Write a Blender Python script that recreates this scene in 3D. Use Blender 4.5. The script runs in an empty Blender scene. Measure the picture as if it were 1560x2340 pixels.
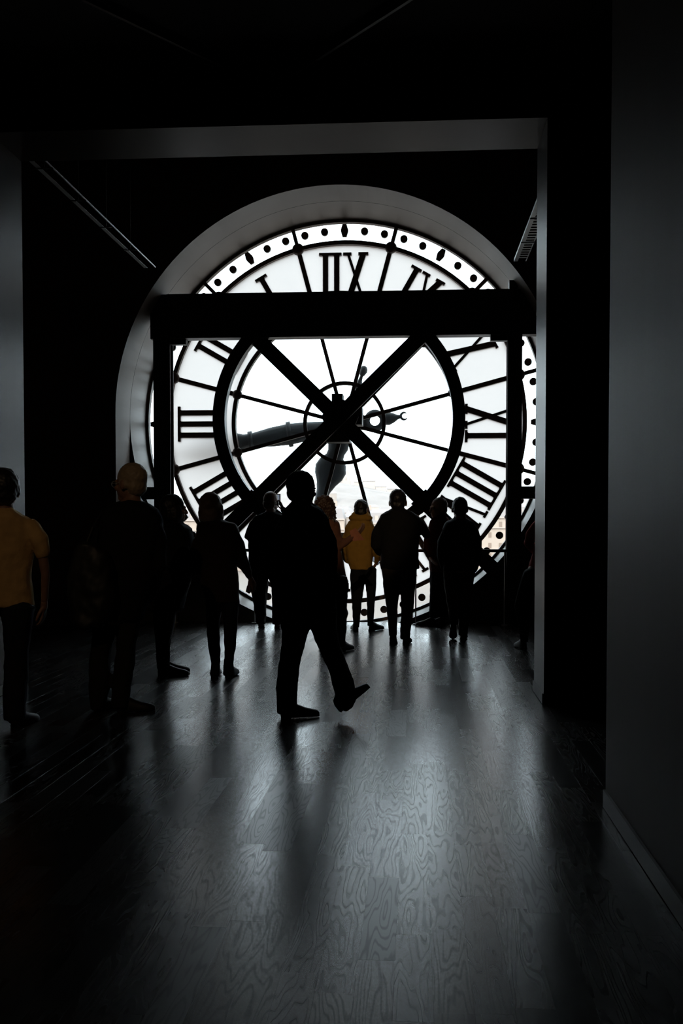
import bpy, bmesh, math, random
from math import sin, cos, pi, radians, sqrt, atan2
from mathutils import Vector, Matrix, noise

# ------------------------------------------------------------------ camera
FPX, HC, CXP, CYP = 2380.0, 1.42, 780.0, 1269.0      # focal length in px of the 1560x2340 frame, eye height
YAW = atan2(170.0, FPX)
PITCH = -atan2(81.0, FPX)
scene = bpy.context.scene
COL = scene.collection
cam_d = bpy.data.cameras.new('camera')
cam = bpy.data.objects.new('camera', cam_d)
COL.objects.link(cam)
cam.location = (0, 0, HC)
cam.rotation_euler = (pi / 2 + PITCH, 0, YAW)
cam_d.sensor_fit = 'VERTICAL'
cam_d.sensor_height = 36.0
cam_d.sensor_width = 24.0
cam_d.lens = FPX / 2340.0 * 36.0
cam_d.shift_y = (CYP - 1170.0) / 2340.0
cam_d.clip_start = 0.05
cam_d.clip_end = 9000
scene.camera = cam

# ------------------------------------------------------------------ sky, sun, exposure
SKY_STRENGTH = 4.5
world = bpy.data.worlds.new('overcast_sky')
scene.world = world
world.use_nodes = True
wn = world.node_tree
wn.nodes.clear()
w_out = wn.nodes.new('ShaderNodeOutputWorld')
w_bg = wn.nodes.new('ShaderNodeBackground')
w_bg.inputs[0].default_value = (0.78, 0.925, 1.0, 1)
w_bg.inputs[1].default_value = SKY_STRENGTH
wn.links.new(w_bg.outputs[0], w_out.inputs[0])

sun_d = bpy.data.lights.new('sun', 'SUN')
sun_d.energy = 1.5
sun_d.angle = radians(4)
sun_d.color = (1.0, 0.95, 0.88)
sun = bpy.data.objects.new('sun', sun_d)
COL.objects.link(sun)
sun.rotation_euler = Vector((0.45, 0.9, -0.62)).to_track_quat('-Z', 'Y').to_euler()   # from behind the museum, on the city

scene.view_settings.view_transform = 'Standard'
scene.view_settings.look = 'None'
scene.view_settings.exposure = 0.0
scene.view_settings.gamma = 1.0
scene.view_settings.use_curve_mapping = False
scene.cycles.max_bounces = 10
scene.cycles.diffuse_bounces = 5
scene.cycles.glossy_bounces = 4
scene.cycles.transmission_bounces = 8
scene.cycles.transparent_max_bounces = 16
scene.cycles.volume_bounces = 2
scene.cycles.use_denoising = True
scene.cycles.sample_clamp_indirect = 6.0

# ------------------------------------------------------------------ camera geometry -> metres
_cy, _sy = cos(YAW), sin(YAW)
_fw = Vector((-_sy * cos(PITCH), _cy * cos(PITCH), sin(PITCH)))
_rt = Vector((_cy, _sy, 0))
_up = _rt.cross(_fw)
def ray(x, y):
    return _fw + _rt * ((x - CXP) / FPX) + _up * ((CYP - y) / FPX)
def at(x, y, Y):
    r = ray(x, y)
    return Vector((0, 0, HC)) + r * (Y / r.y)
def ground(x, y, Z=0.0):
    r = ray(x, y)
    return Vector((0, 0, HC)) + r * ((Z - HC) / r.z)

rng = random.Random(7)

# ------------------------------------------------------------------ materials
MATS = {}
def nodes_of(name):
    m = bpy.data.materials.new(name)
    m.use_nodes = True
    nt = m.node_tree
    b = nt.nodes['Principled BSDF']
    return m, nt, b
def mat(name, col, rough=0.6, metal=0.0, spec=0.5, var=0.15, scale=6.0, bump=0.0, bscale=40.0, sheen=0.0, stretch=(1, 1, 1)):
    if name in MATS:
        return MATS[name]
    m, nt, b = nodes_of(name)
    tc = nt.nodes.new('ShaderNodeTexCoord')
    mp = nt.nodes.new('ShaderNodeMapping')
    mp.inputs['Scale'].default_value = stretch
    nt.links.new(tc.outputs['Object'], mp.inputs[0])
    nz = nt.nodes.new('ShaderNodeTexNoise')
    nz.inputs['Scale'].default_value = scale
    nz.inputs['Detail'].default_value = 5
    nt.links.new(mp.outputs[0], nz.inputs['Vector'])
    mx = nt.nodes.new('ShaderNodeMix')
    mx.data_type = 'RGBA'
    mx.inputs[6].default_value = (*[c * (1 - var) for c in col], 1)
    mx.inputs[7].default_value = (*[min(1, c * (1 + var)) for c in col], 1)
    nt.links.new(nz.outputs[0], mx.inputs[0])
    nt.links.new(mx.outputs[2], b.inputs['Base Color'])
    b.inputs['Roughness'].default_value = rough
    b.inputs['Metallic'].default_value = metal
    b.inputs['Specular IOR Level'].default_value = spec
    if sheen:
        b.inputs['Sheen Weight'].default_value = sheen
        b.inputs['Sheen Roughness'].default_value = 0.4
    if bump:
        n2 = nt.nodes.new('ShaderNodeTexNoise')
        n2.inputs['Scale'].default_value = bscale
        n2.inputs['Detail'].default_value = 4
        nt.links.new(mp.outputs[0], n2.inputs['Vector'])
        bp = nt.nodes.new('ShaderNodeBump')
        bp.inputs['Strength'].default_value = bump
        bp.inputs['Distance'].default_value = 0.01
        nt.links.new(n2.outputs[0], bp.inputs['Height'])
        nt.links.new(bp.outputs[0], b.inputs['Normal'])
    MATS[name] = m
    return m

def plank_material():
    m, nt, b = nodes_of('dark_oak_floor')
    L, N = nt.links, nt.nodes
    geo = N.new('ShaderNodeNewGeometry')
    oi = N.new('ShaderNodeObjectInfo')
    add = N.new('ShaderNodeMath'); add.operation = 'ADD'
    L.new(geo.outputs['Random Per Island'], add.inputs[0])
    L.new(oi.outputs['Random'], add.inputs[1])
    fr = N.new('ShaderNodeMath'); fr.operation = 'FRACT'
    L.new(add.outputs[0], fr.inputs[0])
    mul = N.new('ShaderNodeMath'); mul.operation = 'MULTIPLY'; mul.inputs[1].default_value = 83.0
    L.new(fr.outputs[0], mul.inputs[0])
    cmb = N.new('ShaderNodeCombineXYZ')
    L.new(mul.outputs[0], cmb.inputs[0]); L.new(mul.outputs[0], cmb.inputs[2])
    vadd = N.new('ShaderNodeVectorMath'); vadd.operation = 'ADD'
    mp = N.new('ShaderNodeMapping'); mp.inputs['Scale'].default_value = (9.0, 1.0, 1.0)
    L.new(geo.outputs['Position'], mp.inputs[0])
    L.new(mp.outputs[0], vadd.inputs[0]); L.new(cmb.outputs[0], vadd.inputs[1])
    nz = N.new('ShaderNodeTexNoise'); nz.inputs['Scale'].default_value = 1.0; nz.inputs['Detail'].default_value = 2.5
    nz.inputs['Roughness'].default_value = 0.45
    L.new(vadd.outputs[0], nz.inputs['Vector'])
    m1 = N.new('ShaderNodeMath'); m1.operation = 'MULTIPLY'; m1.inputs[1].default_value = 115.0
    L.new(nz.outputs[0], m1.inputs[0])
    sn = N.new('ShaderNodeMath'); sn.operation = 'SINE'
    L.new(m1.outputs[0], sn.inputs[0])
    rg = N.new('ShaderNodeMapRange'); rg.inputs[1].default_value = -1; rg.inputs[2].default_value = -0.25
    L.new(sn.outputs[0], rg.inputs[0])
    # fine pores
    mp2 = N.new('ShaderNodeMapping'); mp2.inputs['Scale'].default_value = (260.0, 14.0, 1.0)
    L.new(geo.outputs['Position'], mp2.inputs[0])
    nz2 = N.new('ShaderNodeTexNoise'); nz2.inputs['Scale'].default_value = 1.0; nz2.inputs['Detail'].default_value = 2
    L.new(mp2.outputs[0], nz2.inputs['Vector'])
    hs = N.new('ShaderNodeMath'); hs.operation = 'MULTIPLY_ADD'; hs.inputs[1].default_value = 0.5
    L.new(nz2.outputs[0], hs.inputs[0]); L.new(rg.outputs[0], hs.inputs[2])
    cr = N.new('ShaderNodeMix'); cr.data_type = 'RGBA'
    cr.inputs[6].default_value = (0.008, 0.0075, 0.007, 1)
    cr.inputs[7].default_value = (0.026, 0.024, 0.022, 1)
    L.new(rg.outputs[0], cr.inputs[0])
    # plank to plank tone
    tone = N.new('ShaderNodeMapRange'); tone.inputs[3].default_value = 0.7; tone.inputs[4].default_value = 1.3
    L.new(fr.outputs[0], tone.inputs[0])
    mm = N.new('ShaderNodeMix'); mm.data_type = 'RGBA'; mm.blend_type = 'MULTIPLY'; mm.inputs[0].default_value = 1.0
    L.new(cr.outputs[2], mm.inputs[6])
    cc = N.new('ShaderNodeCombineColor')
    for i in range(3): L.new(tone.outputs[0], cc.inputs[i])
    L.new(cc.outputs[0], mm.inputs[7])
    L.new(mm.outputs[2], b.inputs['Base Color'])
    # roughness : satin varnish, worn grain, a little different per plank
    fr2 = N.new('ShaderNodeMath'); fr2.operation = 'MULTIPLY'; fr2.inputs[1].default_value = 7.31
    L.new(fr.outputs[0], fr2.inputs[0])
    fr3 = N.new('ShaderNodeMath'); fr3.operation = 'FRACT'; L.new(fr2.outputs[0], fr3.inputs[0])
    r1 = N.new('ShaderNodeMapRange'); r1.inputs[3].default_value = FLOOR_R0; r1.inputs[4].default_value = FLOOR_R0 + 0.07
    L.new(fr3.outputs[0], r1.inputs[0])
    r2 = N.new('ShaderNodeMath'); r2.operation = 'MULTIPLY_ADD'; r2.inputs[1].default_value = -0.03
    L.new(rg.outputs[0], r2.inputs[0]); L.new(r1.outputs[0], r2.inputs[2])
    r3 = N.new('ShaderNodeMath'); r3.operation = 'ADD'; r3.inputs[1].default_value = 0.02
    L.new(r2.outputs[0], r3.inputs[0])
    L.new(r3.outputs[0], b.inputs['Roughness'])
    sp = N.new('ShaderNodeMapRange'); sp.inputs[3].default_value = FLOOR_SPEC*.55; sp.inputs[4].default_value = FLOOR_SPEC
    L.new(rg.outputs[0], sp.inputs[0])
    sp2 = N.new('ShaderNodeMapRange'); sp2.inputs[3].default_value = .82; sp2.inputs[4].default_value = 1.12
    fr4 = N.new('ShaderNodeMath'); fr4.operation = 'MULTIPLY'; fr4.inputs[1].default_value = 13.7; L.new(fr.outputs[0], fr4.inputs[0])
    fr5 = N.new('ShaderNodeMath'); fr5.operation = 'FRACT'; L.new(fr4.outputs[0], fr5.inputs[0]); L.new(fr5.outputs[0], sp2.inputs[0])
    spm = N.new('ShaderNodeMath'); spm.operation = 'MULTIPLY'; L.new(sp.outputs[0], spm.inputs[0]); L.new(sp2.outputs[0], spm.inputs[1])
    L.new(spm.outputs[0], b.inputs['Specular IOR Level'])
    bp = N.new('ShaderNodeBump'); bp.inputs['Strength'].default_value = 0.035; bp.inputs['Distance'].default_value = 0.0006
    L.new(hs.outputs[0], bp.inputs['Height']); L.new(bp.outputs[0], b.inputs['Normal'])
    MATS['dark_oak_floor'] = m
    return m
FLOOR_R0, FLOOR_SPEC = 0.225, 0.54

def glass_material(name, frosted):
    m = bpy.data.materials.new(name); m.use_nodes = True
    nt = m.node_tree; nt.nodes.clear(); N, L = nt.nodes, nt.links
    out = N.new('ShaderNodeOutputMaterial')
    gl = N.new('ShaderNodeBsdfGlossy'); gl.inputs['Roughness'].default_value = 0.02
    mix = N.new('ShaderNodeMixShader')
    if frosted:
        tl = N.new('ShaderNodeBsdfTranslucent')
        nz = N.new('ShaderNodeTexNoise'); nz.inputs['Scale'].default_value = 2.2; nz.inputs['Detail'].default_value = 6
        geo = N.new('ShaderNodeNewGeometry'); L.new(geo.outputs['Position'], nz.inputs['Vector'])
        cm = N.new('ShaderNodeMix'); cm.data_type = 'RGBA'
        cm.inputs[6].default_value = (0.425, 0.39, 0.375, 1); cm.inputs[7].default_value = (0.47, 0.425, 0.405, 1)
        L.new(nz.outputs[0], cm.inputs[0]); L.new(cm.outputs[2], tl.inputs[0])
        mix.inputs[0].default_value = 0.0
        L.new(tl.outputs[0], mix.inputs[1]); L.new(gl.outputs[0], mix.inputs[2])
    else:
        tr = N.new('ShaderNodeBsdfTransparent'); tr.inputs[0].default_value = (0.985, 0.99, 0.99, 1)
        fz = N.new('ShaderNodeFresnel'); fz.inputs[0].default_value = 1.3
        L.new(fz.outputs[0], mix.inputs[0])
        L.new(tr.outputs[0], mix.inputs[1]); L.new(gl.outputs[0], mix.inputs[2])
    L.new(mix.outputs[0], out.inputs[0])
    MATS[name] = m
    return m

M_PLANK = plank_material()
M_CLEAR = glass_material('clear_glass', False)
M_FROST = glass_material('frosted_glass', True)
M_WALL = mat('dark_brown_grey_paint', (0.16, 0.10, 0.085), 0.85, var=0.10, scale=1.3, bump=0.04, bscale=60)
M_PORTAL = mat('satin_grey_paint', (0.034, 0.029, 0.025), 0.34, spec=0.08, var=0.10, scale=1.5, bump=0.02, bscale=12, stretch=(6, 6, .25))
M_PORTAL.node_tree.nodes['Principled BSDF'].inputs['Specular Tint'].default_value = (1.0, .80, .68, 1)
M_REVEAL = mat('grey_plaster', (0.20, 0.165, 0.142), 0.5, var=0.14, scale=1.8, bump=0.06, bscale=50)
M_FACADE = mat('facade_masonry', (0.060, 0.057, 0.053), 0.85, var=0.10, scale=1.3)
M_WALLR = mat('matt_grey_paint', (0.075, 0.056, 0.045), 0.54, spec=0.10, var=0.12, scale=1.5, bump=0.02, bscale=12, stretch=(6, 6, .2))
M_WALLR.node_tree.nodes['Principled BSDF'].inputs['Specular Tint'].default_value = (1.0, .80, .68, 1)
M_CEIL = mat('black_ceiling_paint', (0.018, 0.016, 0.015), 0.9)
M_STEEL = mat('black_painted_steel', (0.013, 0.011, 0.010), 0.5, var=0.3, scale=9, bump=0.03)
M_IRON = mat('brown_black_cast_iron', (0.075, 0.038, 0.026), 0.55, var=0.35, scale=12, bump=0.05)
M_HAND = mat('verdigris_painted_hand', (0.017, 0.022, 0.0245), 0.6, var=0.2, scale=14)
M_RAIL = mat('galvanised_steel', (0.50, 0.52, 0.52), 0.42, metal=0.55, var=0.12, scale=20)
M_DULL = mat('dull_rail_metal', (0.10, 0.095, 0.085), 0.5, var=0.1)
M_BASE = mat('baseboard_paint', (0.20, 0.20, 0.195), 0.5, var=0.06)

# ------------------------------------------------------------------ mesh helpers
def tag(o, label=None, cat=None, group=None, kind=None):
    if label: o['label'] = label
    if cat: o['category'] = cat
    if group: o['group'] = group
    if kind: o['kind'] = kind
    return o
def empty(name, loc, label=None, cat=None, group=None, kind=None):
    e = bpy.data.objects.new(name, None)
    COL.objects.link(e); e.location = loc
    e.empty_display_size = 0.1
    return tag(e, label, cat, group, kind)
def link(name, me, parent=None):
    o = bpy.data.objects.new(name, me)
    COL.objects.link(o)
    if parent is not None:
        o.parent = parent
        o.matrix_parent_inverse = Matrix.Translation(parent.location).inverted()
    return o
def obj(name, bm, m, parent=None, smooth=False, bevel=0.0):
    if bevel:
        bmesh.ops.bevel(bm, geom=[e for e in bm.edges if len(e.link_faces) == 2 and e.calc_face_angle(0) > 0.5],
                        offset=bevel, segments=2, affect='EDGES', clamp_overlap=True)
    bmesh.ops.recalc_face_normals(bm, faces=bm.faces)
    me = bpy.data.meshes.new(name)
    bm.to_mesh(me); bm.free()
    if smooth:
        for p in me.polygons: p.use_smooth = True
    for x in (m if isinstance(m, (list, tuple)) else [m]):
        me.materials.append(x)
    return link(name, me, parent)
def box(bm, x0, x1, y0, y1, z0, z1):
    v = [bm.verts.new(p) for p in ((x0,y0,z0),(x1,y0,z0),(x1,y1,z0),(x0,y1,z0),(x0,y0,z1),(x1,y0,z1),(x1,y1,z1),(x0,y1,z1))]
    for f in ((0,3,2,1),(4,5,6,7),(0,1,5,4),(1,2,6,5),(2,3,7,6),(3,0,4,7)):
        bm.faces.new([v[i] for i in f])
    return bm
def obox(bm, c, ax, ay, az):
    """box given centre and three half-axis vectors"""
    c = Vector(c)
    v = [bm.verts.new(c + ax * sx + ay * sy + az * sz) for sz in (-1, 1) for sx, sy in ((-1,-1),(1,-1),(1,1),(-1,1))]
    for f in ((0,3,2,1),(4,5,6,7),(0,1,5,4),(1,2,6,5),(2,3,7,6),(3,0,4,7)):
        bm.faces.new([v[i] for i in f])
    return bm
def prism(bm, pts, y0, y1):
    """polygon in XZ extruded along Y"""
    a = [bm.verts.new((x, y0, z)) for x, z in pts]
    b = [bm.verts.new((x, y1, z)) for x, z in pts]
    n = len(pts)
    bm.faces.new(a); bm.faces.new(b[::-1])
    for i in range(n):
        bm.faces.new((a[i], b[i], b[(i+1) % n], a[(i+1) % n]))
    return bm
def ringband(bm, cx, cz, r0, r1, y0, y1, a0=0.0, a1=2*pi, n=96):
    """annulus (sector) about a Y axis, solid; angle from +Z, turning to -X"""
    full = abs(a1 - a0 - 2*pi) < 1e-6
    k = n if full else n + 1
    R = []
    for i in range(k):
        a = a0 + (a1 - a0) * i / n
        dx, dz = -sin(a), cos(a)
        R.append([bm.verts.new((cx + dx*r, y, cz + dz*r)) for r, y in ((r0,y0),(r1,y0),(r1,y1),(r0,y1))])
    for i in range(n):
        A, B = R[i], R[(i+1) % k]
        for j in range(4):
            bm.faces.new((A[j], A[(j+1) % 4], B[(j+1) % 4], B[j]))
    if not full:
        bm.faces.new(R[0][::-1]); bm.faces.new(R[-1])
    return bm
def cyl(bm, p0, p1, r0, r1=None, n=16, cap=True):
    p0, p1 = Vector(p0), Vector(p1)
    r1 = r0 if r1 is None else r1
    d = (p1 - p0).normalized()
    s = d.cross(Vector((0,0,1)) if abs(d.z) < .9 else Vector((1,0,0))).normalized()
    t = d.cross(s)
    A = [bm.verts.new(p0 + (s*cos(2*pi*i/n) + t*sin(2*pi*i/n))*r0) for i in range(n)]
    B = [bm.verts.new(p1 + (s*cos(2*pi*i/n) + t*sin(2*pi*i/n))*r1) for i in range(n)]
    for i in range(n):
        bm.faces.new((A[i], A[(i+1)%n], B[(i+1)%n], B[i]))
    if cap:
        bm.faces.new(A[::-1]); bm.faces.new(B)
    return bm
def ellipsoid(bm, c, r, n=16, rot=None):
    M = Matrix.Translation(Vector(c)) @ (rot.to_4x4() if rot else Matrix.Identity(4)) @ Matrix.Diagonal((*r, 1))
    bmesh.ops.create_uvsphere(bm, u_segments=n, v_segments=max(6, n*2//3), radius=1.0, matrix=M)
    return bm
def NB(): return bmesh.new()

# ================================================================== the room
DX, DY, DZ, DR = -1.048, 15.30, 2.838, 2.949        # clock centre, dial plane, radius
Y_LIN, Y_FAC, Y_END = 13.69, 14.40, 14.42            # lining wall, facade inner face, end of the floor
PX0, PX1, PZ = -3.342, 0.983, 4.455                 # portal opening
PY0, PY1 = 8.06, 8.72
RX = 0.937                                          # right wall plane
CZ1, CZ2 = 4.80, 6.40                               # ceilings
XL, XR = -6.2, 4.2
def struct(name, bm, m, parent=None):
    o = obj(name, bm, m, parent)
    if parent is None: o['kind'] = 'structure'
    return o

# ---- floor : slab plus one object per visible plank
floor = struct('floor', box(NB(), XL, XR, -4.0, Y_END, -0.30, -0.016), M_WALL)
floor['label'] = 'dark oak plank floor with satin varnish'
PW = 0.118
def plank_mesh(w, l):
    bm = NB()
    g, c = 0.00015, 0.0002
    x0, x1, y0, y1 = -w/2 + g, w/2 - g, -l/2 + g, l/2 - g
    lo = [bm.verts.new(p) for p in ((x0,y0,-.016),(x1,y0,-.016),(x1,y1,-.016),(x0,y1,-.016))]
    mi = [bm.verts.new(p) for p in ((x0,y0,-c),(x1,y0,-c),(x1,y1,-c),(x0,y1,-c))]
    hi = [bm.verts.new(p) for p in ((x0+c,y0+c,0),(x1-c,y0+c,0),(x1-c,y1-c,0),(x0+c,y1-c,0))]
    for A, B in ((lo, mi), (mi, hi)):
        for i in range(4): bm.faces.new((A[i], A[(i+1)%4], B[(i+1)%4], B[i]))
    bm.faces.new(hi)
    return bm
LENS = [0.62, 0.78, 0.94, 1.15, 1.35]
PL_ME = {}
for l in LENS:
    me = bpy.data.meshes.new('plank'); b_ = plank_mesh(PW, l); bmesh.ops.recalc_face_normals(b_, faces=b_.faces); b_.to_mesh(me); b_.free()
    me.materials.append(M_PLANK); PL_ME[l] = me
def in_view(x, y):
    return y > 2.75 and (-0.405*y - 0.12) < x < min(0.26*y + 0.1, 0.99 if y < 5.2 else (0.99 if y < 8.7 and False else 0.262*y + 0.1))
spots = []
prng = random.Random(11)
col_x = XL + PW/2
while col_x < XR:
    y = -4.0 - prng.random() * 1.2
    while y < Y_END:
        l = prng.choice(LENS)
        spots.append((col_x, y + l/2, l)); y += l
    col_x += PW
vis = sorted([s for s in spots if in_view(s[0], s[1] + s[2]*.3) and s[1] + s[2]/2 < Y_END], key=lambda s: s[1])
single = set(vis[:300])
rest = NB()
for s in spots:
    x, yc, l = s
    tilt = (prng.uniform(-1, 1) * 0.0006, prng.uniform(-1, 1) * 0.0016)
    if s in single:
        o = bpy.data.objects.new('plank', PL_ME[l]); COL.objects.link(o)
        o.parent = floor; o.location = (x, yc, -0.0004); o.rotation_euler = (tilt[0], tilt[1], 0)
    else:
        y0, y1 = yc - l/2, min(yc + l/2, Y_END)
        if y1 - y0 < .05: continue
        p = plank_mesh(PW, y1 - y0)
        M = Matrix.Translation((x, (y0+y1)/2, -0.0004)) @ Matrix.Rotation(tilt[0], 4, 'X') @ Matrix.Rotation(tilt[1], 4, 'Y')
        bmesh.ops.transform(p, matrix=M, verts=p.verts)
        me = bpy.data.meshes.new('tmp'); p.to_mesh(me); p.free(); rest.from_mesh(me); bpy.data.meshes.remove(me)
fp = obj('far_planks', rest, M_PLANK, floor); fp['kind'] = 'stuff'

# ---- walls and ceilings
struct('ceiling', box(NB(), XL, XR, -4.0, PY0, CZ1, CZ1 + .2), M_CEIL)
struct('ceiling_clock_room', box(NB(), XL, XR, PY0 - .02, 14.7, CZ2, CZ2 + .3), M_CEIL)
struct('wall_left', box(NB(), XL - .2, XL, -4.0, 14.6, -.3, CZ2 + .3), M_WALL)
struct('wall_far_right', box(NB(), XR, XR + .2, -4.0, 14.6, -.3, CZ2 + .3), M_WALL)
struct('wall_behind', box(NB(), XL, XR, -4.2, -4.0, -.3, CZ1 + .2), M_WALL)
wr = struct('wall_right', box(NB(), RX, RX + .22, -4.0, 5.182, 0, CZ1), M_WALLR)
bb = struct('baseboard_right', box(NB(), RX - .013, RX, -4.0, 5.182, 0.004, .089), M_BASE)
# portal wall with its big opening
bm = NB()
box(bm, XL, PX0, PY0, PY1, 0, CZ2)
box(bm, PX1, XR, PY0, PY1, 0, CZ2)
box(bm, PX0, PX1, PY0, PY1, PZ, CZ2)
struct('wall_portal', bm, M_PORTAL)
struct('baseboard_portal_right', box(NB(), PX1 - .012, PX1, PY0, PY1, 0.004, .085), M_BASE)
struct('baseboard_portal_left', box(NB(), PX0, PX0 + .012, PY0, PY1, 0.004, .085), M_BASE)

def wall_with_hole(name, outline, x0, x1, z0, z1, y0, y1, m_face, m_reveal, closed):
    """outline: XZ points of the hole; wall rectangle around; y0 near face, y1 far face"""
    bm = NB()
    cx = sum(p[0] for p in outline)/len(outline); cz = DZ
    def outer(p):
        dx, dz = p[0]-cx, p[1]-cz
        t = 1e9
        if dx > 1e-6: t = min(t, (x1-cx)/dx)
        if dx < -1e-6: t = min(t, (x0-cx)/dx)
        if dz > 1e-6: t = min(t, (z1-cz)/dz)
        if dz < -1e-6: t = min(t, (z0-cz)/dz)
        return (cx+dx*t, cz+dz*t)
    pts = list(outline)
    # make sure that the rectangle's corners are hit
    def ang(p): return atan2(p[1]-cz, p[0]-cx)
    n = len(pts)
    A = [bm.verts.new((p[0], y0, p[1])) for p in pts]
    B = [bm.verts.new((p[0], y1, p[1])) for p in pts]
    oa = [outer(p) for p in pts]
    OA = [bm.verts.new((p[0], y0, p[1])) for p in oa]
    OB = [bm.verts.new((p[0], y1, p[1])) for p in oa]
    rngs = range(n) if closed else range(n-1)
    for i in rngs:
        j = (i+1) % n
        for a, oo, yy in ((A, OA, y0), (B, OB, y1)):
            p, q = oa[i], oa[j]
            if abs(p[0]-q[0]) > 1e-4 and abs(p[1]-q[1]) > 1e-4:      # a corner lies between
                c = (p[0] if abs(p[0]-x0) < 1e-4 or abs(p[0]-x1) < 1e-4 else q[0], p[1] if abs(p[1]-z0) < 1e-4 or abs(p[1]-z1) < 1e-4 else q[1])
                cv = bm.verts.new((c[0], yy, c[1]))
                bm.faces.new((a[i], oo[i], cv, oo[j], a[j]))
            else:
                bm.faces.new((a[i], oo[i], oo[j], a[j]))
        f = bm.faces.new((A[i], A[j], B[j], B[i])); f.material_index = 1
    o = obj(name, bm, [m_face, m_reveal])
    o['kind'] = 'structure'
    return o
# lining wall : arch on straight jambs
arch = [(DX - DR, 0.0), (DX - DR, 1.0), (DX - DR, 2.0)]
arch += [(DX - DR*cos(pi*i/72), DZ + DR*sin(pi*i/72)) for i in range(73)]
arch += [(DX + DR, 2.0), (DX + DR, 1.0), (DX + DR, 0.0)]
wall_with_hole('wall_arch', arch, XL, XR, -0.0005, CZ2, Y_LIN, Y_FAC - .01, M_WALL, M_REVEAL, False)
# facade wall : round hole
circ = [(DX - DR*sin(2*pi*i/128), DZ + DR*cos(2*pi*i/128)) for i in range(128)]
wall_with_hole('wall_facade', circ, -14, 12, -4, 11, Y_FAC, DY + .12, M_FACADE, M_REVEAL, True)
struct('trim_1', box(NB(), XL, DX - DR - .03, Y_LIN - .012, Y_LIN, .004, .08), M_BASE)
struct('trim_2', box(NB(), DX + DR + .03, XR, Y_LIN - .012, Y_LIN, .004, .08), M_BASE)

# ================================================================== the clock
clock = empty('tower_clock', (DX, DY, DZ - DR), 'huge round glass station clock seen from behind with black iron Roman numerals', 'clock')
def pol(r, deg):
    a = radians(deg)
    return DX - r*sin(a), DZ + r*cos(a)
R_OUT, R_MIN, R_IN, R_HUB = 2.949, 2.614, 1.634, 0.581
def ring_part(name, r, w, y0, y1, m=M_IRON, n=128, lab=None):
    bm = NB(); ringband(bm, DX, DZ, r - w/2, r + w/2, y0, y1, n=n)
    o = obj(name, bm, m, clock)
    if lab: o['label'] = lab
    return o
ring_part('outer_ring', R_OUT - .022, .040, DY - .05, DY + .06)
ring_part('minute_ring', R_MIN, .060, DY - .06, DY + .05)
ring_part('inner_ring', R_IN, .058, DY - .06, DY + .05)
hr = ring_part('hub_ring', R_HUB, .052, DY - .05, DY + .03)
# twelve spokes between the numerals, with a boss on both rings
for k in range(12):
    a = 15 + 30*k
    sp = NB()
    er = Vector((-sin(radians(a)), 0, cos(radians(a)))); et = Vector((er.z, 0, -er.x))
    c0 = Vector((DX, DY - .01, DZ))
    for (ra, rb, w) in ((.10, R_IN, .026), (R_IN, R_MIN, .032), (R_MIN, R_OUT - .02, .026)):
        obox(sp, c0 + er*(ra+rb)/2, et*w, Vector((0, .035, 0)), er*(rb-ra)/2)
    s = obj('spoke', sp, M_IRON, clock)
    for rr, br in ((R_IN, .075), (R_MIN, .088)):
        x, z = pol(rr, a)
        b = NB(); ellipsoid(b, (x, DY - .045, z), (br, .06, br), 14)
        obj('boss', b, M_IRON, s, smooth=True)
# numerals
SW, R0N, R1N = .076, 1.754, 2.472
GW = {'I': .164, 'V': .359, 'X': .390}
def numeral_mesh(txt):
    bm = NB(); W = sum(GW[c] for c in txt); u = -W/2; H = R1N - R0N; y0, y1 = -.035, .03
    sh = .038; th = .040
    def bar(u0, v0, u1, v1, w):        # slanted stroke of horizontal width w
        e = .002 if w < .06 else 0
        prism(bm, [(u0-w/2, v0), (u0+w/2, v0), (u1+w/2, v1), (u1-w/2, v1)], y0 + e, y1 - e)
    def serif(ua, ub):
        prism(bm, [(ua, H-sh), (ub, H-sh), (ub, H), (ua, H)], y0 - .003, y1 + .002)
    def serif0(ua, ub):
        prism(bm, [(ua, 0), (ub, 0), (ub, sh), (ua, sh)], y0 - .003, y1 + .002)
    def fillets(uc, w):                # the small curved brackets where a bar meets its serif
        for s in (-1, 1):
            for v, d in ((sh, 1), (H - sh, -1)):
                f = .017
                prism(bm, [(uc + s*w/2, v), (uc + s*(w/2+f), v), (uc + s*(w/2+f*.3), v + d*f*.3), (uc + s*w/2, v + d*f)], y0 - .001, y1 + .001)
    for i, c in enumerate(txt):
        g = GW[c]
        if c == 'I':
            bar(u+g/2, 0, u+g/2, H, SW); fillets(u+g/2, SW)
            serif(u + (.012 if i and txt[i-1] != 'I' else 0) - (0 if i else .012), u + g + (0 if i+1 < len(txt) else .012))
            serif0(u + (.012 if i and txt[i-1] != 'I' else 0) - (0 if i else .012), u + g + (0 if i+1 < len(txt) else .012))
        elif c == 'V':
            bar(u+g*.52, 0, u+g*.22, H, SW*1.1); bar(u+g*.52, 0, u+g*.82, H, th)
            serif(u+g*.05, u+g*.42); serif(u+g*.68, u+g*.97)
        else:
            bar(u+g*.80, 0, u+g*.20, H, SW*1.15); bar(u+g*.20, 0, u+g*.80, H, th)
            serif(u+g*.03, u+g*.40); serif(u+g*.66, u+g*.97)
            serif0(u+g*.60, u+g*.97); serif0(u+g*.05, u+g*.34)
        u += g
    return bm
for h, txt in enumerate(['XII','I','II','III','IIII','V','VI','VII','VIII','IX','X','XI']):
    a = radians(30*h)
    bm = numeral_mesh(txt)
    er = Vector((-sin(a), 0, cos(a))); et = Vector((-cos(a), 0, -sin(a)))
    for v in bm.verts:
        u, y, w = v.co
        v.co = Vector((DX, DY + y, DZ)) + er*(R0N + w) + et*u
    o = obj('numeral', bm, M_IRON, clock); o['label'] = 'Roman numeral ' + txt + ' in dark cast iron'
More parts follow.
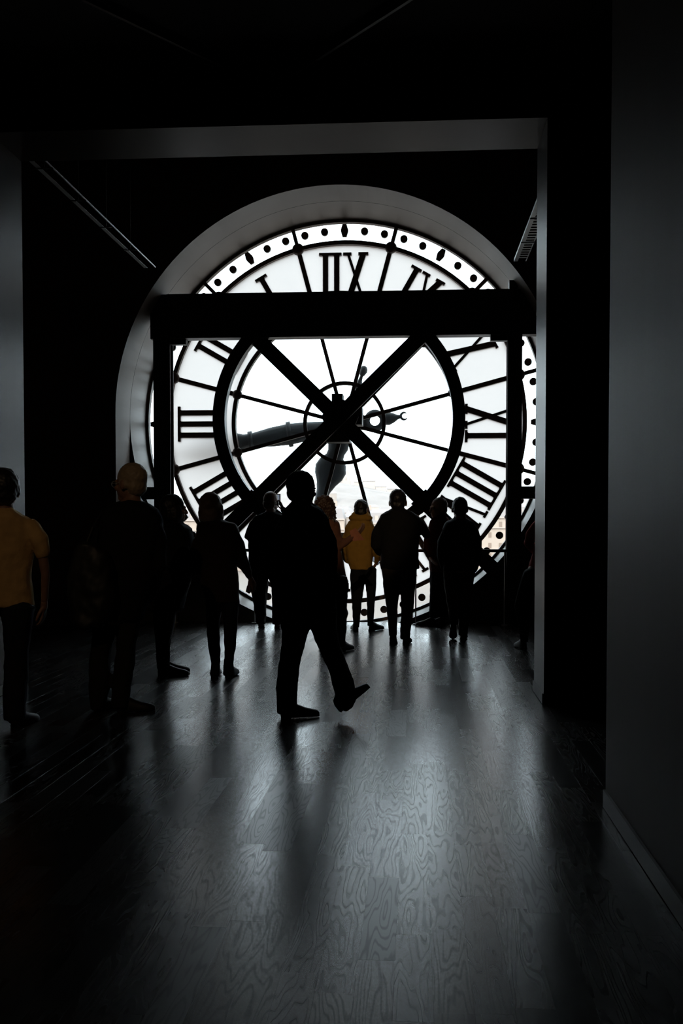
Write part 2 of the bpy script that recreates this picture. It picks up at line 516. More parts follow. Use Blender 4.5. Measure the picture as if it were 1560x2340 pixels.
# minute dots and hour lozenges
for k in range(60):
    a = 6*k
    x, z = pol(2.795, a)
    bm = NB()
    if k % 5:
        cyl(bm, (x, DY - .02, z), (x, DY + .03, z), .054, n=20)
        obj('minute_dot', bm, M_IRON, clock)
    else:
        er = Vector((-sin(radians(a)), 0, cos(radians(a)))); et = Vector((er.z, 0, -er.x))
        pp = [(-.030, .090), (.030, .090), (.054, .012), (.054, -.012), (.030, -.090), (-.030, -.090), (-.054, -.012), (-.054, .012)]
        prism(bm, [((er*v + et*u).x + x, (er*v + et*u).z + z) for u, v in pp], DY - .02, DY + .03)
        obj('hour_lozenge', bm, M_IRON, clock)
# glass : clear rim and centre, frosted numeral band
def pane(name, r0, r1, a0, a1, frosted):
    bm = NB()
    ringband(bm, DX, DZ, r0, r1, DY + .004, DY + .014, radians(a0), radians(a1), n=10)
    o = obj(name, bm, [M_CLEAR, M_FROST], clock)
    if frosted:
        for p in o.data.polygons:
            if p.normal.y > .9: p.material_index = 1
        o['label'] = 'frosted glass pane'
    return o
for k in range(12):
    a0, a1 = 15 + 30*k, 45 + 30*k
    pane('rim_pane', R_MIN, R_OUT - .03, a0, a1, False)
    pane('numeral_pane', R_IN, R_MIN, a0, a1, True)
    pane('centre_pane', .02, R_IN, a0, a1, False)
# hands, outside the glass
def hand_loft(bm, prof, c, d, s, t, n=14):
    rings = []
    for a, w in prof:
        a, w = a*1.04, max(w*1.04, .002)
        rings.append([bm.verts.new(c + d*a + s*(w*cos(2*pi*i/n)) + Vector((0, 1, 0))*(min(t, w*.8)*sin(2*pi*i/n))) for i in range(n)])
    for A, B in zip(rings[:-1], rings[1:]):
        for i in range(n): bm.faces.new((A[i], A[(i+1)%n], B[(i+1)%n], B[i]))
    bm.faces.new(rings[0][::-1]); bm.faces.new(rings[-1])
def c_shape(bm, c, d, s, r, w, a0, a1, t, n=20, sq=1.0):
    """curved bar about c, angle measured from d, tapering at the ends when sq<1"""
    R = []
    for i in range(n+1):
        a = a0 + (a1-a0)*i/n
        k = w*(1 - (1-sq)*abs(2*i/n-1)**2)
        dirv = d*cos(a) + s*sin(a)
        R.append([bm.verts.new(c + dirv*(r+q*k) + Vector((0, e*t, 0))) for q, e in ((-1,-.6),(0,-1),(1,-.6),(1,.6),(0,1),(-1,.6))])
    for A, B in zip(R[:-1], R[1:]):
        for j in range(6): bm.faces.new((A[j], A[(j+1)%6], B[(j+1)%6], B[j]))
    bm.faces.new(R[0][::-1]); bm.faces.new(R[-1])
HC_ = Vector((DX, DY + .34, DZ))
def axes(deg):
    a = radians(deg); d = Vector((-sin(a), 0, cos(a)))
    return d, Vector((d.z, 0, -d.x))
# minute hand
d, s = axes(98.6)
bm = NB()
hand_loft(bm, [(-.02,.02),(0,.09),(.3,.105),(.55,.135),(.83,.155),(1.1,.14),(1.28,.115),(1.40,.098),(1.50,.105),(1.62,.15),(1.85,.20),(2.05,.17),(2.2,.11),(2.4,.055),(2.58,.0)], HC_, d, s, .07)
for a, w in ((.83,.185),(1.40,.135)):
    hand_loft(bm, [(a-.04,.06),(a-.03,w),(a+.03,w),(a+.04,.06)], HC_, d, s, .09)
c_shape(bm, HC_ - d*.437, d, s, .120, .044, 0, 2*pi, .05)
hand_loft(bm, [(.0,.09),(-.16,.10),(-.27,.11),(-.34,.05)], HC_, d, s, .05)
hand_loft(bm, [(-.50,.03),(-.56,.085),(-.62,.095),(-.69,.07),(-.75,.035),(-.79,.025)], HC_, d, s, .05)
c_shape(bm, HC_ - d*.88, d, s, .052, .019, radians(-135), radians(135), .03, sq=.25)
mh = obj('minute_hand', bm, M_HAND, clock, smooth=True); mh['label'] = 'blue grey minute hand with ring and crescent tail'
# hour hand
d, s = axes(161.5)
HC2 = HC_ - Vector((0, .13, 0))
bm = NB()
hand_loft(bm, [(-.02,.02),(0,.10),(.2,.135),(.34,.15),(.42,.125),(.48,.13),(.56,.195),(.67,.23),(.78,.205),(.88,.145),(1.0,.10),(1.2,.075),(1.45,.05),(1.62,.0)], HC2, d, s, .07)
hand_loft(bm, [(.0,.1),(-.2,.12),(-.36,.10),(-.44,.06),(-.50,.075),(-.58,.06),(-.66,.03),(-.72,.022),(-.745,.04),(-.79,.058),(-.83,.056),(-.865,.035),(-.875,.01)], HC2, d, s, .06)
hh = obj('hour_hand', bm, M_HAND, clock, smooth=True); hh['label'] = 'blue grey hour hand with teardrop body and ball tail'
bm = NB(); cyl(bm, (DX, 14.45, DZ), (DX, DY + .45, DZ), .055, n=20); cyl(bm, (DX, DY - .06, DZ), (DX, DY + .10, DZ), .17, n=28)
obj('arbor', bm, M_STEEL, clock)

# ---- the works on the axis
mv = empty('clock_movement', (DX, 14.6, DZ - .3), 'black gearbox of the clock mounted on the crossing of the steel braces', 'clock movement')
bm = NB(); cyl(bm, (DX, 14.37, DZ), (DX, 14.72, DZ), .255, n=8); obj('gear_housing', bm, M_STEEL, mv, bevel=.01)
bm = NB(); box(bm, DX - .12, DX + .03, 14.45, 14.75, DZ + .19, DZ + .33); obj('terminal_box', bm, M_STEEL, mv, bevel=.008)
bm = NB(); box(bm, DX + .10, DX + .30, 14.45, 14.8, DZ - .10, DZ + .15); obj('motor', bm, M_STEEL, mv, bevel=.012)
bm = NB(); box(bm, DX - .2, DX + .13, 14.42, 14.75, DZ - .34, DZ - .17); obj('bracket', bm, M_STEEL, mv, bevel=.008)

# ================================================================== steel frame in front of the dial
FY0, FY1, FYM = 14.15, 14.36, 14.26
FXC, FZC = -1.062, 2.799
ZB0, ZB1 = 3.904, 4.506
fr = empty('steel_frame', (FXC, FYM, 0), 'black steel frame with beam, posts, ring and crossed braces in front of the clock', 'steel frame')
bm = NB()
box(bm, -3.409, 1.228, FY0, FY1, ZB0, ZB1)
box(bm, -3.643, -3.393, FY0 + .02, FY1, ZB0, ZB1)
box(bm, 1.213, 1.80, FY0 + .02, FY1, ZB0, ZB1)
obj('beam', bm, M_STEEL, fr)
for x0, x1 in ((1.239, 1.353),):
    obj('beam_bracket', box(NB(), x0, x1, FY0 + .03, FY1, ZB1 - .005, ZB1 + .12), M_STEEL, fr)
for x0, x1 in ((-3.600, -3.367), (1.220, 1.413)):
    bm = NB(); xc = (x0+x1)/2
    box(bm, x0, x1, FY0, FY0 + .025, 0, ZB0); box(bm, x0, x1, FY1 - .025, FY1, 0, ZB0); box(bm, xc - .012, xc + .012, FY0 + .02, FY1 - .02, 0, ZB0)
    obj('post', bm, M_STEEL, fr)
for x0, x1 in ((-3.372, -3.154), (.994, 1.223)):
    obj('gusset', box(NB(), x0, x1, FY0 + .05, FY1 - .05, ZB0 - .076, ZB0 + .003), M_STEEL, fr)
# crossed braces
for sgn in (1, -1):
    slope = (ZB0 + .01 - FZC)/1.132
    p_top = Vector((FXC + sgn*1.132, FYM, ZB0 + .01))
    p_bot = Vector((FXC - sgn*2.33, FYM, FZC - 2.33*slope*.985))
    dd = (p_top - p_bot); L_ = dd.length; dd.normalize(); ss = Vector((dd.z, 0, -dd.x))
    bm = NB(); yo = Vector((0, -.035*sgn, 0))
    obox(bm, (p_top + p_bot)/2 + yo, ss*.102, Vector((0, .028, 0)), dd*L_/2)
    obox(bm, (p_top + p_bot)/2 + yo + Vector((0, .06, 0)), ss*.012, Vector((0, .05, 0)), dd*L_/2)
    obj('brace', bm, M_STEEL, fr)
    q = Vector((FXC - sgn*1.165, FYM, FZC - 1.165*slope*.985))       # plate where brace and ring meet
    obj('node_plate', obox(NB(), q, ss*.14, Vector((0, .055, 0)), dd*.10), M_STEEL, fr, bevel=.01)
bm = NB(); ringband(bm, FXC, FZC, 1.556, 1.722, FY0 + .02, FY1 - .03, n=128)
obj('frame_ring', bm, M_STEEL, fr)
for sgn in (1, -1):
    x0, x1 = (DX - DR + .01, -3.59) if sgn < 0 else (1.405, DX + DR - .01)
    bm = NB(); za, zb = 1.706, 1.873
    xm = (x0+x1)/2
    box(bm, x0, x1, FY0 + .05, FY1 - .04, zb - .068, zb); box(bm, x0, x1, FY0 + .05, FY1 - .04, za, za + .068)
    box(bm, x0, xm - .05, FY0 + .05, FY1 - .04, za + .066, zb - .066); box(bm, xm + .04, x1, FY0 + .05, FY1 - .04, za + .066, zb - .066)
    obj('strut', bm, M_STEEL, fr)
for x in (-1.61, -.65, -1.2, .34):
    obj('cleat', box(NB(), x - .05, x + .03, FY0 + .1, FY1, ZB1 - .005, ZB1 + .022), M_STEEL, fr)

# ---- handrail in front of the glass
hrz, hry = 1.005, 14.10
rail = empty('handrail', (DX, hry, 0), 'slim brown metal handrail with posts at the foot of the clock', 'handrail')
bm = NB(); cyl(bm, (-3.36, hry, hrz), (1.22, hry, hrz), .020, n=12); obj('top_rail', bm, M_IRON, rail, smooth=True)
for x in (-3.3, -2.2, -1.1, .0, 1.19):
    bm = NB(); cyl(bm, (x, hry, 0), (x, hry, hrz - .015), .010, n=10); cyl(bm, (x, hry, 0), (x, hry, .015), .04, n=14)
    obj('post', bm, M_RAIL, rail)

# ================================================================== hanging cable trays and ceiling rails
def tray(x, z, y0, y1, label, holes):
    t = empty('cable_tray', (x, (y0+y1)/2, z), label, 'cable tray', 'galvanised trays hanging in the clock room')
    bm = NB()
    w = .075
    box(bm, x - w, x - w + .003, y0, y1, z, z + .03)
    box(bm, x + w - .003, x + w, y0, y1, z, z + .012)
    box(bm, x - w, x - w + .045, y0, y1, z - .002, z)
    box(bm, x + w - .010, x + w, y0, y1, z - .002, z)
    obj('side_rails', bm, M_RAIL, t)
    n = int((y1 - y0)/.105)
    if holes:
        bm = NB()
        for i in range(n):
            ya = y0 + i*.105
            box(bm, x - w + .044, x + w - .009, ya, ya + .045, z - .0015, z)
        o = obj('perforated_base', bm, M_RAIL, t); o['kind'] = 'stuff'
    yy = y0 + .55
    while yy < y1:
        obj('clip', box(NB(), x - w - .004, x + w + .004, yy, yy + .02, z - .010, z - .002), M_STEEL, t)
        bm = NB(); cyl(bm, (x, yy, z), (x, yy, CZ2), .004, n=6); obj('hanger', bm, M_STEEL, t)
        yy += .95
tray(-3.355, 4.60, 8.75, 13.05, 'pale metal cable tray hanging high beside the left jamb', False)
tray(1.27, 4.60, 8.75, 13.05, 'perforated metal cable tray hanging high behind the right pillar', True)
for (xa, ya, xb, yb, lab) in ((672, 166, 960, -20, 'thin pale ceiling rail running up to the right from the lintel'), (545, 165, 190, -5, 'thin brownish ceiling rail running up to the left from the lintel')):
    A, B = ground(xa, ya, CZ1 - .03), ground(xb, yb, CZ1 - .03)
    dd = (B - A); L_ = dd.length; dd.normalize(); ss = dd.cross(Vector((0, 0, 1)))
    t = empty('ceiling_rail', A, lab, 'ceiling rail')
    bm = NB(); obox(bm, (A+B)/2, ss*.012, dd*L_/2, Vector((0, 0, .018))); obj('rail', bm, M_DULL if xa > 600 else M_IRON, t)
    for q in (.2, .5, .8):
        p = A + dd*L_*q; bm = NB(); cyl(bm, p, p + Vector((0, 0, .03)), .012, n=8); obj('hanger', bm, M_STEEL, t)

# ================================================================== the city outside
GZ = -20.0
M_GROUND = mat('pale_gravel_quay', (0.150, 0.118, 0.098), 0.9, var=0.2, scale=0.02)
M_STONE = mat('cream_limestone', (0.40, 0.31, 0.25), 0.9, var=0.1, scale=0.08)
M_STONE2 = mat('pale_limestone', (0.42, 0.335, 0.285), 0.9, var=0.1, scale=0.05)
M_ZINC = mat('grey_zinc_roof', (0.23, 0.19, 0.175), 0.6, var=0.12, scale=0.2)
M_PANE = mat('dull_window_glass', (0.22, 0.15, 0.11), 0.3, var=0.2, scale=0.3)
M_STONE3 = mat('weathered_stone', (0.30, 0.235, 0.195), 0.9, var=0.15, scale=0.05)
M_HILL = mat('wooded_hill', (0.19, 0.155, 0.138), 0.95, var=0.35, scale=0.02)
g = struct('ground_outside', box(NB(), -2600, 2000, 15.2, 5200, GZ - 2, GZ), M_GROUND)
g['label'] = 'pale gravel ground outside between the museum and the city'
WIN = bpy.data.meshes.new('window'); b_ = box(NB(), -.6, .6, -.14, .05, 0, 2.1); b_.to_mesh(WIN); b_.free(); WIN.materials.append(M_PANE)
words = ['leftmost', 'second', 'third', 'fourth', 'fifth', 'sixth', 'rightmost']
frng = random.Random(3)
for k in range(7):
    x0 = -196 + 42*k; x1 = x0 + 40.5; Y = 430 + frng.uniform(-4, 4)
    top = 1.5 + frng.uniform(-1.5, 1.5)
    bd = empty('apartment_building', ((x0+x1)/2, Y, GZ), 'cream stone apartment block across the river, %s of the front row' % words[k], 'building', 'front row across the river')
    bm = NB(); box(bm, x0, x1, Y, Y + 16, GZ, top); obj('wall', bm, M_STONE, bd)
    for z in (top - .5, top - 4.6, top - 13.4):
        obj('cornice', box(NB(), x0 - .3, x1 + .3, Y - .7, Y, z, z + .5), M_STONE2, bd)
    bm = NB()
    v = [bm.verts.new(p) for p in ((x0,Y,top),(x1,Y,top),(x1,Y+16,top),(x0,Y+16,top),(x0+1.2,Y+2.4,top+4.2),(x1-1.2,Y+2.4,top+4.2),(x1-1.2,Y+13,top+4.2),(x0+1.2,Y+13,top+4.2),(x0+3,Y+8,top+5.6),(x1-3,Y+8,top+5.6))]
    for f in ((0,1,5,4),(1,2,6,5),(2,3,7,6),(3,0,4,7),(4,5,9,8),(6,7,8,9),(5,6,9),(7,4,8)): bm.faces.new([v[i] for i in f])
    rf = obj('roof', bm, M_ZINC, bd)
    for c in range(3):
        xx = x0 + 6 + c*14 + frng.uniform(-2, 2)
        obj('chimney', box(NB(), xx, xx + 2.2, Y + 7, Y + 8, top + 4, top + 7.4), M_STONE, rf)
    for fl in range(4):
        for c in range(9):
            o = link('window', WIN, bd); o.location = (x0 + 3.2 + c*4.25, Y, top - 4.0 - fl*4.3)
    for c in range(6):
        xx = x0 + 5 + c*6
        obj('dormer', box(NB(), xx, xx + 1.5, Y + .6, Y + 2.6, top + .6, top + 3.0), M_STONE2, rf)
# smaller houses of the city behind, each a box with a hipped roof
def house_mesh(w, d, h, r, mw):
    bm = NB(); box(bm, -w/2, w/2, 0, d, 0, h)
    me_w = bm
    return me_w
crng = random.Random(21)
HM = []
for w, d, h, r in ((26, 18, 24, 6), (34, 20, 27, 7), (20, 16, 21, 5), (42, 18, 25, 6)):
    a = bpy.data.meshes.new('house_wall'); b_ = box(NB(), -w/2, w/2, 0, d, 0, h); b_.to_mesh(a); b_.free(); a.materials.append(M_STONE2 if w in (26, 42) else M_STONE3)
    c = bpy.data.meshes.new('house_roof'); b_ = NB()
    v = [b_.verts.new(p) for p in ((-w/2-.5,-.5,h),(w/2+.5,-.5,h),(w/2+.5,d+.5,h),(-w/2-.5,d+.5,h),(-w/2+5,d/2,h+r),(w/2-5,d/2,h+r))]
    for f in ((0,1,5,4),(2,3,4,5),(1,2,5),(3,0,4)): b_.faces.new([v[i] for i in f])
    b_.to_mesh(c); b_.free(); c.materials.append(M_ZINC)
    HM.append((a, c))
def hill_h(x, y):
    u = (x + 215)/330.0
    pk = math.exp(-u*u) * 96 + 46*math.exp(-((x + 620)/420.0)**2) + 20*math.exp(-((x - 260)/260.0)**2)
    fy = max(0.0, 1 - ((y - 2950)/650.0)**2)
    return GZ + 8 + (pk + 6*noise.noise(Vector((x*.012, y*.012, 3))))*fy
for i in range(96):
    Y = 520 + 2050*(i/95.0)**1.25
    X = crng.uniform(-.34, .16)*Y
    base = GZ if Y < 2300 else hill_h(X, Y) - 2
    wall, roof = HM[crng.randrange(4)]
    e = empty('distant_house', (X, Y, base), 'small pale city building in the haze beyond the river', 'building', 'hazy city buildings beyond the river')
    for nm, me in (('wall', wall), ('roof', roof)):
        o = bpy.data.objects.new(nm, me); COL.objects.link(o); o.parent = e
    e.rotation_euler.z = crng.uniform(-.3, .3)
    s_ = crng.uniform(.75, 1.05); e.scale = (s_, s_, s_*crng.uniform(.85, 1.1))
# the hill
bm = NB(); nx, ny = 90, 24; grid = []
for j in range(ny + 1):
    y = 2320 + 1250*j/ny
    grid.append([bm.verts.new((x, y, hill_h(x, y))) for x in [-1500 + 2300*i/nx for i in range(nx + 1)]])
for j in range(ny):
    for i in range(nx):
        bm.faces.new((grid[j][i], grid[j][i+1], grid[j+1][i+1], grid[j+1][i]))
hl = struct('hill_outside', bm, M_HILL); hl['label'] = 'pale wooded hill in the haze on the skyline'
# basilica on the hill
bx, by = -200.0, 2900.0; bz = hill_h(bx, by) - 4
ch = empty('domed_church', (bx, by, bz), 'hazy white domed church on top of the hill', 'church')
obj('nave', box(NB(), bx - 17, bx + 17, by - 10, by + 40, bz, bz + 16), M_STONE2, ch)
def dome(x, y, z, r, h):
    bm = NB(); cyl(bm, (x, y, z), (x, y, z + h*.45), r, n=20); ellipsoid(bm, (x, y, z + h*.45), (r, r, h*.42), 16); cyl(bm, (x, y, z + h*.8), (x, y, z + h), r*.2, n=8)
    obj('dome', bm, M_STONE2, ch)
dome(bx, by + 12, bz + 15, 8, 34)
for sx in (-12, 12):
    for sy in (0, 24): dome(bx + sx, by + sy, bz + 15, 3.6, 15)
bm = NB(); box(bm, bx + 4, bx + 13, by + 40, by + 49, bz, bz + 44); obj('bell_tower', bm, M_STONE2, ch)
for k, (px, w, h) in enumerate(((843, 34, 20), (818, 24, 12), (870, 30, 12), (760, 40, 14), (895, 26, 11))):
    p = at(px, 1110, 2880.0)
    z = hill_h(p.x, 2880)
    e = empty('hilltop_building', (p.x, 2880, z - 3), ['tall flat-roofed building on the hill right of the church', 'low building on the hilltop just right of the church', 'wide low building on the right slope of the hill', 'broad low building on the hill left of the church', 'small low building far down the right slope of the hill'][k], 'building')
    obj('wall', box(NB(), p.x - w/2, p.x + w/2, 2880, 2900, z - 4, z + h - 2), M_STONE2, e)
    obj('roof', box(NB(), p.x - w/2 - 1, p.x + w/2 + 1, 2879, 2901, z + h - 2, z + h), M_ZINC, e)
# haze over the city
def haze():
    m = bpy.data.materials.new('evening_haze'); m.use_nodes = True
    nt = m.node_tree; nt.nodes.clear()
    o = nt.nodes.new('ShaderNodeOutputMaterial'); v = nt.nodes.new('ShaderNodeVolumeScatter')
    v.inputs['Color'].default_value = (1, 1, 1, 1); v.inputs['Density'].default_value = HAZE
    nt.links.new(v.outputs[0], o.inputs['Volume'])
    return m
HAZE = 0.00004
hz = struct('haze_outside', box(NB(), -2500, 1900, 480, 4200, GZ + .5, 170), haze())
hz['kind'] = 'stuff'; hz['label'] = 'pale evening haze lying over the city'; hz['category'] = 'haze'

# ================================================================== people
def remesh(bm, voxel, smooth=3, jitter=0.0, jscale=9.0, seed=0):
    """union of closed shells -> one continuous skin (mesh data)"""
    bmesh.ops.recalc_face_normals(bm, faces=bm.faces)
    me = bpy.data.meshes.new('tmp'); bm.to_mesh(me); bm.free()
    o = bpy.data.objects.new('tmp', me); COL.objects.link(o)
    m = o.modifiers.new('r', 'REMESH'); m.mode = 'VOXEL'; m.voxel_size = voxel; m.adaptivity = 0.0
    if smooth:
        s = o.modifiers.new('s', 'SMOOTH'); s.factor = 0.5; s.iterations = smooth
    dg = bpy.context.evaluated_depsgraph_get()
    out = bpy.data.meshes.new_from_object(o.evaluated_get(dg))
    bpy.data.objects.remove(o); bpy.data.meshes.remove(me)
    if jitter:
        nn = [v.normal.copy() for v in out.vertices]
        for v, n in zip(out.vertices, nn):
            p = v.co
            q = Vector((p.x*jscale + seed, p.y*jscale, p.z*jscale*.8))
            v.co = p + n*(jitter*(noise.noise(q) + .5*noise.noise(q*2.3)))
    for p in out.polygons: p.use_smooth = True
    return out
def tube(bm, pts, rad, n=12):
    """round chain with domed ends; pts Vectors, rad floats"""
    P, Rr = [Vector(p) for p in pts], list(rad)
    if len(P) < 2: return
    d0 = (P[0]-P[1]).normalized(); d1 = (P[-1]-P[-2]).normalized()
    ctr = [P[0]+d0*Rr[0]*.9, P[0]+d0*Rr[0]*.6] + P + [P[-1]+d1*Rr[-1]*.6, P[-1]+d1*Rr[-1]*.9]
    rr = [Rr[0]*.35, Rr[0]*.8] + Rr + [Rr[-1]*.8, Rr[-1]*.35]
    rings = []
    for i, c in enumerate(ctr):
        a = ctr[max(i-1, 0)]; b = ctr[min(i+1, len(ctr)-1)]
        t = (b-a).normalized()
        s = t.cross(Vector((0, 1, 0)))
        if s.length < .2: s = t.cross(Vector((1, 0, 0)))
        s.normalize(); u = t.cross(s)
        rings.append([bm.verts.new(c + (s*cos(2*pi*k/n) + u*sin(2*pi*k/n))*rr[i]) for k in range(n)])
    for A, B in zip(rings[:-1], rings[1:]):
        for k in range(n): bm.faces.new((A[k], A[(k+1)%n], B[(k+1)%n], B[k]))
    bm.faces.new(rings[0][::-1]); bm.faces.new(rings[-1])
def stack(bm, rows, side, n=20, dome=.35, cuff=None):
    """elliptic rows (centre, half width, half depth), stacked; side = unit vector of the width axis"""
    fr_ = Vector((-side.y, side.x, 0))
    rings = []
    c0, w0, d0 = rows[0]; c1, w1, d1 = rows[-1]
    up0 = (rows[0][0]-rows[1][0]).normalized(); up1 = (rows[-1][0]-rows[-2][0]).normalized()
    full = [(c0 + up0*min(w0, d0)*dome, w0*.6, d0*.6)] + list(rows) + ([(c1 + up1*min(w1, d1)*dome, w1*.6, d1*.6)] if cuff is None else [(c1 + up1*cuff, w1*.97, d1*.97)])
    for c, w, d in full:
        R = []
        for k in range(n):
            a = 2*pi*k/n; ca, sa = cos(a), sin(a)
            e = 0.82                                    # slightly squared ellipse
            R.append(bm.verts.new(c + side*(w*math.copysign(abs(ca)**e, ca)) + fr_*(d*math.copysign(abs(sa)**e, sa))))
        rings.append(R)
    for A, B in zip(rings[:-1], rings[1:]):
        for k in range(n): bm.faces.new((A[k], A[(k+1)%n], B[(k+1)%n], B[k]))
    bm.faces.new(rings[0][::-1]); bm.faces.new(rings[-1])

# ---- templates: head (faces +Y, 0.235 m tall), hand (fingers -Z, palm +X), shoe (toe +Y)
def head_template():
    bm = NB()
    ellipsoid(bm, (0, -.012, .032), (.075, .096, .084), 20)
    ellipsoid(bm, (0, .022, -.030), (.062, .070, .080), 18)
    ellipsoid(bm, (0, .052, -.088), (.038, .036, .030), 12)
    ellipsoid(bm, (0, .082, .012), (.050, .016, .014), 12)           # brow
    tube(bm, [(0, .090, .004), (0, .104, -.020), (0, .108, -.034)], [.008, .011, .014], 8)   # nose
    ellipsoid(bm, (0, .086, -.060), (.024, .012, .006), 10)          # lips
    ellipsoid(bm, (0, .083, -.071), (.020, .012, .007), 10)
    for s in (-1, 1):
        ellipsoid(bm, (s*.078, -.010, -.012), (.012, .020, .032), 10)   # ears
        ellipsoid(bm, (s*.045, .062, -.028), (.022, .022, .018), 10)    # cheek bones
    return remesh(bm, .0055, 2)
def hand_template():
    bm = NB()
    tube(bm, [(0, 0, .02), (0, 0, -.02)], [.024, .024], 10)
    for y in (-.024, -.008, .008, .024):
        tube(bm, [(0, y*.6, -.012), (.003, y, -.085)], [.015, .013], 8)
    for y, l in ((-.029, .058), (-.010, .072), (.010, .076), (.029, .066)):
        tube(bm, [(.003, y, -.085), (.010, y*1.05, -.085-l*.42), (.022, y*1.05, -.085-l*.72), (.036, y*1.04, -.085-l*.92)], [.0098, .0092, .0086, .0078], 8)
    tube(bm, [(.004, .022, -.022), (.012, .048, -.050), (.020, .056, -.078), (.026, .056, -.098)], [.015, .0125, .0105, .009], 8)
    return remesh(bm, .0042, 1)
def shoe_mesh(L=.28, heel=.018, ankle=.05):
    bm = NB()
    rows = []
    prof = [(0.0, .024, .060), (.012, .034, .092), (.05, .040, .118), (.09, .041, .112), (.13, .043, .090), (.18, .049, .070), (.22, .050, .060), (.252, .042, .052), (.272, .028, .042), (.28, .012, .030)]
    n = 12; rings = []
    for y, w, h in prof:
        y = y*L/.28 - .065
        R = []
        for k in range(n):
            a = 2*pi*k/n
            x = w*cos(a); z = sin(a)
            zz = .012 + (h-.012)*max(z, 0)**.8 if z > 0 else .012 + .012*max(z, -1)*1.0
            R.append(bm.verts.new((x, y, zz)))
        rings.append(R)
    for A, B in zip(rings[:-1], rings[1:]):
        for k in range(n): bm.faces.new((A[k], A[(k+1)%n], B[(k+1)%n], B[k]))
    bm.faces.new(rings[0][::-1]); bm.faces.new(rings[-1])
    box(bm, -.034, .034, -.060, .0, -.002, .016)      # heel block
    bmesh.ops.recalc_face_normals(bm, faces=bm.faces)
    me = bpy.data.meshes.new('shoe'); bm.to_mesh(me); bm.free()
    for p in me.polygons: p.use_smooth = True
    return me
HEAD, HAND = head_template(), hand_template()
def hair_mesh(style, seed):
    bm = NB()
    if style in ('short', 'thick'):
        k = 1.0 if style == 'short' else 1.13
        ellipsoid(bm, (0, -.022, .038), (.081*k, .098*k, .088*k), 20)
        ellipsoid(bm, (0, -.055, -.020), (.072*k, .056*k, .062*k), 16)
        for s in (-1, 1): ellipsoid(bm, (s*.066*k, -.012, .004), (.018*k, .04, .045), 10)
        return remesh(bm, .006, 2, .004, 45, seed)
    if style == 'bob':
        ellipsoid(bm, (0, -.022, .030), (.092, .108, .098), 20)
        ellipsoid(bm, (0, -.045, -.050), (.096, .078, .085), 18)
        for s in (-1, 1): ellipsoid(bm, (s*.078, -.002, -.045), (.028, .052, .085), 12)
        return remesh(bm, .007, 2, .005, 30, seed)
    if style == 'curly':
        ellipsoid(bm, (0, -.022, .028), (.10, .112, .100), 20)
        ellipsoid(bm, (0, -.055, -.070), (.105, .078, .10), 18)
        ellipsoid(bm, (.04, -.05, -.140), (.085, .06, .07), 14)
        for s in (-1, 1): ellipsoid(bm, (s*.088, -.008, -.07), (.03, .05, .11), 12)
        return remesh(bm, .007, 1, .020, 38, seed)
    if style == 'pinned':
        ellipsoid(bm, (0, -.022, .036), (.084, .100, .088), 20)
        ellipsoid(bm, (0, -.060, -.030), (.074, .060, .072), 16)
        ellipsoid(bm, (0, -.080, -.085), (.052, .040, .050), 12)
        return remesh(bm, .006, 2, .005, 40, seed)
    if style == 'fringe':                                     # bald crown, cropped sides
        ellipsoid(bm, (0, -.018, -.010), (.0785, .0935, .052), 18)
        ellipsoid(bm, (0, -.060, -.035), (.066, .048, .045), 14)
        return remesh(bm, .006, 2, .003, 45, seed)
SKIN = {}
def M_skin(): return mat('skin', (0.27, 0.15, 0.105), 0.55, var=0.08, scale=20)
M_EYE = mat('eye', (0.25, 0.22, 0.2), 0.2)
M_BLACK = mat('black_leather', (0.010, 0.009, 0.009), 0.55, var=0.2, scale=30)
def cloth(name, col, rough=0.9, sheen=0.0):
    return mat(name, col, rough, spec=0.15, var=0.22, scale=18, bump=0.25, bscale=55, sheen=sheen)

